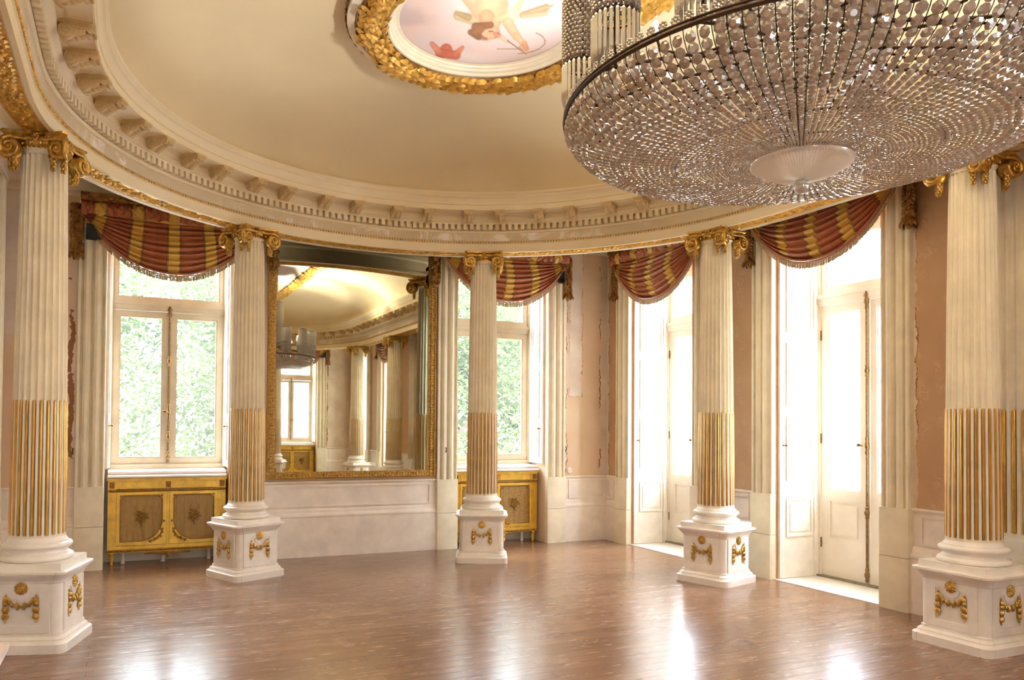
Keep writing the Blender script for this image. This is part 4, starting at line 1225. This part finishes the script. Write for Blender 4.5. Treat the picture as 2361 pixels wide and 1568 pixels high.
make_swag_set('right', -2.765, .605, 'striped swag seen in the mirror beside the dark backlit column', 'carved pelmet seen in the mirror by the dark backlit column', (None, 'carved drop seen in the mirror by the striped swag'))

# ------------------------------------------------------------------ small fittings
spk = MB(); spk.box((-.085, -.07, 0), (.085, 0, .15))
for i in range(9):
    spk.box((-.083+.0185*i, -.076, .006), (-.078+.0185*i, -.069, .144))
for i in range(7): spk.box((-.083, -.076, .006+.021*i), (.083, -.069, .010+.021*i))
s0 = None
for x, yy_, rz, lab in ((-2.715, UE-.06, radians(8), 'black loudspeaker on the casing left of the leftmost window'), (2.715, UE-.06, radians(-8), 'black loudspeaker tucked by the swag right of the mirror'), (2.715, -UE+.06, pi, 'black loudspeaker seen in the mirror by the reflected swag')):
    if s0 is None: s0 = spk.build('loudspeaker', BLACK, None, smooth=False); o = s0
    else: o = s0.copy(); COL.objects.link(o)
    o.location = (x, yy_, 3.36); o.rotation_euler = (0, 0, rz); tag(o, lab, 'speaker', 'black loudspeakers')
m = MB(); m.lathe([(.040, 0), (.040, .008), (.034, .014), (.028, .015), (.026, .012), (.016, .012), (.014, .018), (.003, .02)], 20)
o = m.build('wall_socket', WHITE); o.location = (2.955, UE, .925); o.rotation_euler = (radians(90), 0, 0)
o.location.y = UE-.001; tag(o, 'round white wall socket low on the bare plaster by the far corner', 'socket')
hk = MB(); hk.tube([(0, 0, 0), (0, -.03, 0), (0, -.042, -.02), (0, -.04, -.045), (.0, -.02, -.055), (0, -.012, -.04)], .006, 7); hk.lathe([(.014, -.002), (.014, .002)], 10)
h0 = None
for x, yy_, z, rz, lab in ((2.885, UE-.0, 1.235, 0, 'small iron tieback hook right of the far window, above the socket'), (-2.885, UE-.0, 1.235, 0, 'small iron tieback hook left of the leftmost window'), (1.17, UE-.05, 1.23, 0, 'small iron tieback hook beside the mirror frame'), (VS, 1.905, 1.23, -pi/2, 'small iron latch on the casing right of the nearer glazed door')):
    if h0 is None: h0 = hk.build('tieback_hook', IRON); o = h0
    else: o = h0.copy(); COL.objects.link(o)
    o.location = (x, yy_, z); o.rotation_euler = (0, 0, rz); tag(o, lab, 'hook', 'tieback hooks')
# white side table whose corner enters bottom left
tb = tag(empty('side_table', (-3.05, .28, 0)), 'corner of a white topped table at the bottom left edge', 'table')
m = MB(); m.box((-.27, -.33, .725), (.29, .30, .75)); m.build('table_top', MARBLE, tb, smooth=False)
m = MB(); m.box((-.23, -.29, .64), (.25, .26, .725)); m.build('apron', WHITE, tb, smooth=False)
lg = MB(); lg.lathe([(.014, 0), (.018, .02), (.026, .6), (.03, .645)], 12); l0 = None
for sx in (-.20, .22):
    for sy in (-.26, .23):
        if l0 is None: l0 = lg.build('leg', WHITE, tb); q_ = l0
        else: q_ = l0.copy(); COL.objects.link(q_); q_.parent = tb
        q_.location = (sx, sy, 0)
# ------------------------------------------------------------------ chandelier
CHX, CHY = .11, -.14
FILL_W = 42
ch = tag(empty('chandelier', (CHX, CHY, 0)), 'huge crystal bead bowl chandelier hanging over the room', 'chandelier')
NS = 126; RIM, ZR = .958, 2.782; RD, ZD = .200, 2.588
# bowl profile from rim to dish, as a curve of control points (r, z)
ctrl = [(RIM, ZR), (.950, 2.748), (.925, 2.712), (.885, 2.680), (.83, 2.655), (.76, 2.634), (.66, 2.616), (.54, 2.603), (.40, 2.594), (.28, 2.590), (RD, ZD)]
def cpt(s_):
    n = len(ctrl)-1; x = max(0, min(n-1e-6, s_*n)); i = int(x); q = x-i
    P = [Vector(ctrl[max(0, min(n, i+k))]) for k in (-1, 0, 1, 2)]
    return .5*((2*P[1])+(-P[0]+P[2])*q+(2*P[0]-5*P[1]+4*P[2]-P[3])*q*q+(-P[0]+3*P[1]-3*P[2]+P[3])*q**3)
# arclength table
tab = [(0, cpt(0))]
for i in range(1, 801): p = cpt(i/800); tab.append((tab[-1][0]+(p-tab[-1][1]).length, p))
def at_s(s_):
    lo, hi = 0, 800
    while hi-lo > 1:
        mid = (lo+hi)//2
        if tab[mid][0] <= s_: lo = mid
        else: hi = mid
    return tab[lo][1], (tab[min(800, lo+2)][1]-tab[max(0, lo-2)][1]).normalized()
TOT = tab[-1][0]
def bead(m, c_, ex, ey, ez, r, th):
    """octagonal cut lozenge: ex,ey in the plane, ez outward"""
    vs = []
    for rr, zz_ in ((.52, th*.55), (1.0, th*.06), (1.0, -th*.06), (.5, -th*.55)):
        for k in range(8):
            a_ = pi/8+k*pi/4; vs.append(c_+r*rr*(cos(a_)*ex+sin(a_)*ey)+ez*zz_)
    fs = [tuple(range(8)), tuple(24+7-k for k in range(8))]
    for q in range(3):
        for k in range(8): k2 = (k+1) % 8; fs.append(((q+1)*8+k, (q+1)*8+k2, q*8+k2, q*8+k))
    m.add(vs, fs)
def strand(seed):
    rnd = random.Random(seed); m = MB(); s_ = .012
    m.cur = 0
    while s_ < TOT-.004:
        p, d = at_s(s_); pitch = 2*pi*p[0]/NS; r = pitch*.40
        s_ += r*.98
        p, d = at_s(min(s_, TOT)); 
        er = Vector((d[0], 0, d[1])); et = Vector((0, 1, 0)); en = er.cross(et)
        if en.z > 0 and p[0] < .9: en = -en
        if p[0] >= .9 and en.x < 0: en = -en
        tl = rnd.gauss(0, .09); t2 = rnd.gauss(0, .09)
        e2 = (et+en*tl).normalized(); e1 = (er+en*t2).normalized(); e3 = e1.cross(e2).normalized()
        if e3.dot(en) < 0: e3 = -e3; e2 = -e2
        bead(m, Vector((p[0], 0, p[1])), e1, e2, e3, r*1.04, r*.9)
        s_ += r*.98
    m.cur = 1
    pts = []; k = 0
    for i in range(26):
        p, d = at_s(TOT*i/25); hp = pi*p[0]/NS; pts.append((p[0], hp, p[1]+.004))
    m.tube(pts, [max(.0008, .0019*p[0]/RIM) for p in pts], 4)
    return m
svar = []
for k in range(6):
    o = strand(k).build('bead_strand', [CRYS, WIRE], ch, smooth=False); svar.append(o)
ros = MB()
for k in range(8):
    a_ = k*pi/4; ros.sphere((0, .0125*cos(a_), .0125*sin(a_)), .0062, 5, 4, (.7, 1, 1))
ros.sphere((0, 0, 0), .006, 5, 4); ros.tube([(0, 0, -.014), (0, 0, -.036)], .0018, 4)
ro = ros.build('crystal_rosette', [CRYS], None, smooth=False)
cam_ang = atan2(CAMP.y-CHY, CAMP.x-CHX)
angs = sorted(range(NS), key=lambda k: -cos(2*pi*k/NS-(cam_ang-.35)))
rest = MB(); rest_r = MB()
used = {k: False for k in range(6)}
for idx, k in enumerate(angs):
    a_ = 2*pi*k/NS; v = k % 6 if idx > 5 else idx
    if idx < 100:
        if not used[v]: o = svar[v]; used[v] = True
        else: o = svar[v].copy(); COL.objects.link(o); o.parent = ch
        o.rotation_euler = (0, 0, a_)
        r_ = ro if idx == 0 else ro.copy()
        if idx: COL.objects.link(r_)
        r_.parent = o; r_.location = (RIM+.004, 0, ZR+.036)
    else:
        Mz = Matrix.Rotation(a_, 4, 'Z'); src = svar[v].data
        o0 = len(rest.v); rest.v += [tuple(Mz @ q.co) for q in src.vertices]
        rest.f += [tuple(i+o0 for i in p.vertices) for p in src.polygons]; rest.mi += [p.material_index for p in src.polygons]
        src = ro.data; Mr = Mz @ Matrix.Translation((RIM+.004, 0, ZR+.036))
        o0 = len(rest.v); rest.v += [tuple(Mr @ q.co) for q in src.vertices]
        rest.f += [tuple(i+o0 for i in p.vertices) for p in src.polygons]; rest.mi += [0]*len(src.polygons)
o = rest.build('remaining_bead_strands', [CRYS, WIRE], ch, smooth=False); o['kind'] = 'stuff'
def ringtube(m, r, z, rad_, seg=96):
    pts = [(r*cos(2*pi*i/seg), r*sin(2*pi*i/seg), z) for i in range(seg+1)]; m.tube(pts, rad_, 6)
m = MB(); ringtube(m, RIM+.004, ZR+.004, .008); ringtube(m, RIM+.004, ZR+.020, .005)
for rr, zz_ in ((.90, 2.70), (.72, 2.635), (.50, 2.61), (.3, 2.600), (.2, 2.598)): ringtube(m, rr, zz_, .004, 64)
for k in range(14):
    a_ = 2*pi*k/14+radians(152)
    m.tube([(.25*cos(a_), .25*sin(a_), 3.0), (.6*cos(a_), .6*sin(a_), 2.92), (.95*cos(a_), .95*sin(a_), 2.80)], .007, 6)
m.build('bronze_frame', WIRE, ch)
# glass dish and ball finial
m = MB(); rings = []
NP = 96
for r, z in ((.200, 2.590), (.196, 2.580), (.185, 2.570), (.16, 2.556), (.12, 2.534), (.08, 2.522), (.045, 2.515), (.02, 2.513)):
    ring = []
    for i in range(NP*2):
        k = .0035*(1 if i % 2 else -1)*(r/.2)**.6; a_ = 2*pi*i/(NP*2); ring.append((r*cos(a_), r*sin(a_), z+k))
    rings.append(ring)
m.loft(rings, True, False, True); ds = m.build('glass_dish', DISH, ch, angle=60)
m = MB(); m.sphere((0, 0, 2.490), .032, 20, 12); m.lathe([(.022, 2.516), (.026, 2.512), (.018, 2.508)], 16)
m.build('ball_finial', PRISM, ds)
# candle cups: beaded cylinders with hanging prisms standing on the rim
cup = empty('beaded_candle_cup'); 
m = MB(); NB = 26; rc = .083
for row in range(15):
    z = .43-.0175*row
    for i in range(NB):
        a_ = 2*pi*(i+.5*(row % 2))/NB; m.sphere((rc*cos(a_), rc*sin(a_), z), .0098, 6, 4)
bd = m.build('bead_curtain', CRYS, None, smooth=False)
m = MB()
for i in range(24):
    a_ = 2*pi*i/24
    m.tube([(.084*cos(a_), .084*sin(a_), .165), (.084*cos(a_), .084*sin(a_), .155), (.084*cos(a_), .084*sin(a_), .02), (.084*cos(a_), .084*sin(a_), 0)], [.003, .0085, .0085, .002], 4)
pm = m.build('glass_prisms', PRISM, None, smooth=False)
m = MB(); ringtube(m, .083, .165, .004, 32); ringtube(m, .083, .44, .004, 32); m.lathe([(.083, .44), (.078, .448), (.05, .458), (.01, .46)], 32); m.tube([(0, 0, -.02), (0, 0, .45)], .006, 6)
ft = m.build('cup_fitting', WIRE, None)

for i in range(14):
    a_ = radians(152)+2*pi*i/14
    c_ = empty('beaded_candle_cup') if i else cup
    c_.parent = ch; c_.location = (.885*cos(a_), .885*sin(a_), 2.845)
    for src in (bd, pm, ft):
        q_ = src if i == 0 else src.copy()
        if i: COL.objects.link(q_)
        q_.parent = c_
# added bulbs and arms around the drum, with upward spots that brighten the dome
m = MB(); m.lathe([(.009, 0), (.013, .012), (.017, .03), (.013, .05), (.003, .065)], 12); b0 = m.build('fill_bulb', FILL_BULB, ch)
for i in range(8):
    a_ = 2*pi*(i+.5)/8; p = (.60*cos(a_), .60*sin(a_), 3.10)
    q_ = b0 if i == 0 else b0.copy()
    if i: COL.objects.link(q_); q_.parent = ch
    q_.location = p
    am = MB(); am.tube([(.32*cos(a_), .32*sin(a_), 3.06), (.45*cos(a_), .45*sin(a_), 3.02), (.58*cos(a_), .58*sin(a_), 3.04), (.60*cos(a_), .60*sin(a_), 3.10)], .006, 6); am.build('fill_lamp_arm', WIRE, ch)
    ld = bpy.data.lights.new('dome_fill_spot', 'SPOT'); ld.energy = FILL_W; ld.color = (1, .98, .96); ld.shadow_soft_size = .05; ld.spot_size = radians(82); ld.spot_blend = .35
    lo = bpy.data.objects.new('dome_fill_spot', ld); COL.objects.link(lo); lo.parent = ch; lo.location = (p[0], p[1], 3.20); lo.rotation_euler = (pi-radians(38), 0, a_-pi/2)
# central beaded drum and stem up to the ceiling
m = MB()
for row in range(36):
    z = 3.83-.023*row
    for i in range(78):
        a_ = 2*pi*(i+.5*(row % 2))/78; m.sphere((.325*cos(a_), .325*sin(a_), z), .013, 5, 3)
m.build('central_bead_drum', CRYS, ch, smooth=False)
m = MB()
for row in range(26):
    z = 4.46-.023*row
    for i in range(56):
        a_ = 2*pi*(i+.5*(row % 2))/56; m.sphere((.215*cos(a_), .215*sin(a_), z), .012, 5, 3)
m.build('bead_stem', CRYS, ch, smooth=False)
m = MB(); m.lathe([(.33, 3.84), (.33, 3.85), (.22, 3.87)], 40); m.tube([(0, 0, 2.62), (0, 0, 4.47)], .02, 8); m.lathe([(.22, 4.46), (.23, 4.478)], 32)
m.build('stem_fitting', WIRE, ch)

# ------------------------------------------------------------------ outdoors
m = MB(); m.box((-60, -60, -4.2), (60, 60, -4.0)); o = m.build('ground', GROUND, smooth=False); struct(o)
def tree(seed, n=12500):
    rnd = random.Random(seed); m = MB()
    blobs = [(rnd.uniform(-2, 2), rnd.uniform(-1.2, 1.2), rnd.uniform(2.2, 8.5), rnd.uniform(1.0, 1.8)) for _ in range(16)]
    for i in range(n):
        bx_, by_, bz_, br_ = rnd.choice(blobs); th = rnd.uniform(0, 2*pi); cz = rnd.uniform(-1, 1); sr = sqrt(1-cz*cz); r = br_*rnd.uniform(.55, 1.05)
        p = Vector((bx_+r*sr*cos(th), by_+r*sr*sin(th), bz_+r*cz))
        d = Vector((rnd.uniform(-1, 1), rnd.uniform(-1, 1), rnd.uniform(-1, .4))); nn = Vector((rnd.uniform(-1, 1), rnd.uniform(-1, 1), 1))
        if d.cross(nn).length < .1: continue
        m.leaf(p, d, nn, rnd.uniform(.075, .14), rnd.uniform(.05, .09), .08)
    return m
def trunk():
    m = MB(); m.tube([(0, 0, 0), (.05, 0, 1.5), (0, .1, 3.5), (.1, 0, 6)], [.25, .2, .15, .05], 8)
    for a_ in range(5): m.tube([(0, 0, 2+a_*.6), (1.2*cos(a_*2), 1.0*sin(a_*2), 3.2+a_*.7)], [.08, .03], 6)
    return m
tr0 = []
for k in range(2):
    root = empty('street_tree'); tree(k).build('crown', LEAF, root, smooth=False); trunk().build('trunk', BARK, root); tr0.append(root)
spots = [(-3.1, 12.6, 'leafy pale green tree outside the leftmost window, filling its left half'), (.1, 13.0, 'leafy pale green tree outside the leftmost window, filling its right half'), (3.5, 12.6, 'leafy pale green tree outside the window right of the mirror, left of the column'), (7.0, 14.0, 'leafy pale green tree outside the window right of the mirror, right of the column')]
for i, (x, y, lab) in enumerate(spots):
    o = tr0[i] if i < 2 else copy_tree(tr0[i % 2]); o.location = (x, y, -4); o.rotation_euler = (0, 0, i*1.9); tag(o, lab, 'tree', 'trees outside the far windows')
def building(name, M, wd, ht, lab):
    root = empty(name); root.matrix_world = M
    m = MB(); m.box((-wd, 0, -4), (wd, 4, ht)); 
    for z in (-.6, -.3, 2.5, 2.75, 5.6, 5.9): m.box((-wd, -.12, z), (wd, 0, z+.1))
    m.build('facade', FACADE, root, smooth=False)
    w0 = None
    n = int(wd*2/2.2)
    for i in range(n):
        for z in (.1, 3.3, 6.4):
            x = -wd+1.1+i*2.2
            if w0 is None:
                mm_ = MB(); mm_.cur = 0; mm_.box((-.5, -.02, 0), (.5, .03, 1.9)); mm_.cur = 1
                for a0, a1, b0, b1 in ((-.58, -.5, 0, 1.9), (.5, .58, 0, 1.9), (-.62, .62, 1.9, 2.05), (-.62, .62, -.1, 0), (-.025, .025, 0, 1.9)): mm_.box((a0, -.08, b0), (a1, .0, b1))
                w0 = mm_.build('window', [FACADE2, FACADE], root, smooth=False); q_ = w0
            else: q_ = w0.copy(); COL.objects.link(q_); q_.parent = root
            q_.location = (x, -.005, z)
    return tag(root, lab, 'building')
building('pale_building', Matrix.Translation((15, 6, 0)) @ Matrix.Rotation(-pi/2, 4, 'Z'), 16, 7.5, 'overexposed white building across the street, seen through the glazed doors')
building('stone_building', Matrix.Translation((0, -18, 0)) @ Matrix.Rotation(pi, 4, 'Z'), 14, 8.0, 'pale building seen through the window reflected in the mirror')
# balcony railing outside the glazed doors
rl = tag(empty('balcony_railing', (5.3, 4.0, 0)), 'white lattice balcony railing outside the glazed doors', 'railing')
m = MB(); m.box((-.03, -2.6, .93), (.03, 2.6, .97)); m.box((-.02, -2.6, .08), (.02, 2.6, .11)); m.box((-.02, -2.6, .70), (.02, 2.6, .72))
for i in range(5): m.box((-.02, -2.6+1.29*i, 0), (.02, -2.56+1.29*i, .95))
m.build('rails', FACADE, rl, smooth=False)
m = MB()
for i in range(26):
    y = -2.6+.2*i; m.tube([(0, y, .72), (0, y+.2, .93)], .008, 5); m.tube([(0, y+.2, .72), (0, y, .93)], .008, 5)
    m.tube([(0, y+.1, .1), (0, y+.1, .71)], .007, 5)
m.build('lattice', FACADE, rl)
m = MB(); m.box((4.3, 1.3, -.12), (5.4, 6.7, -.01)); struct(m.build('trim_3', STONE, smooth=False))
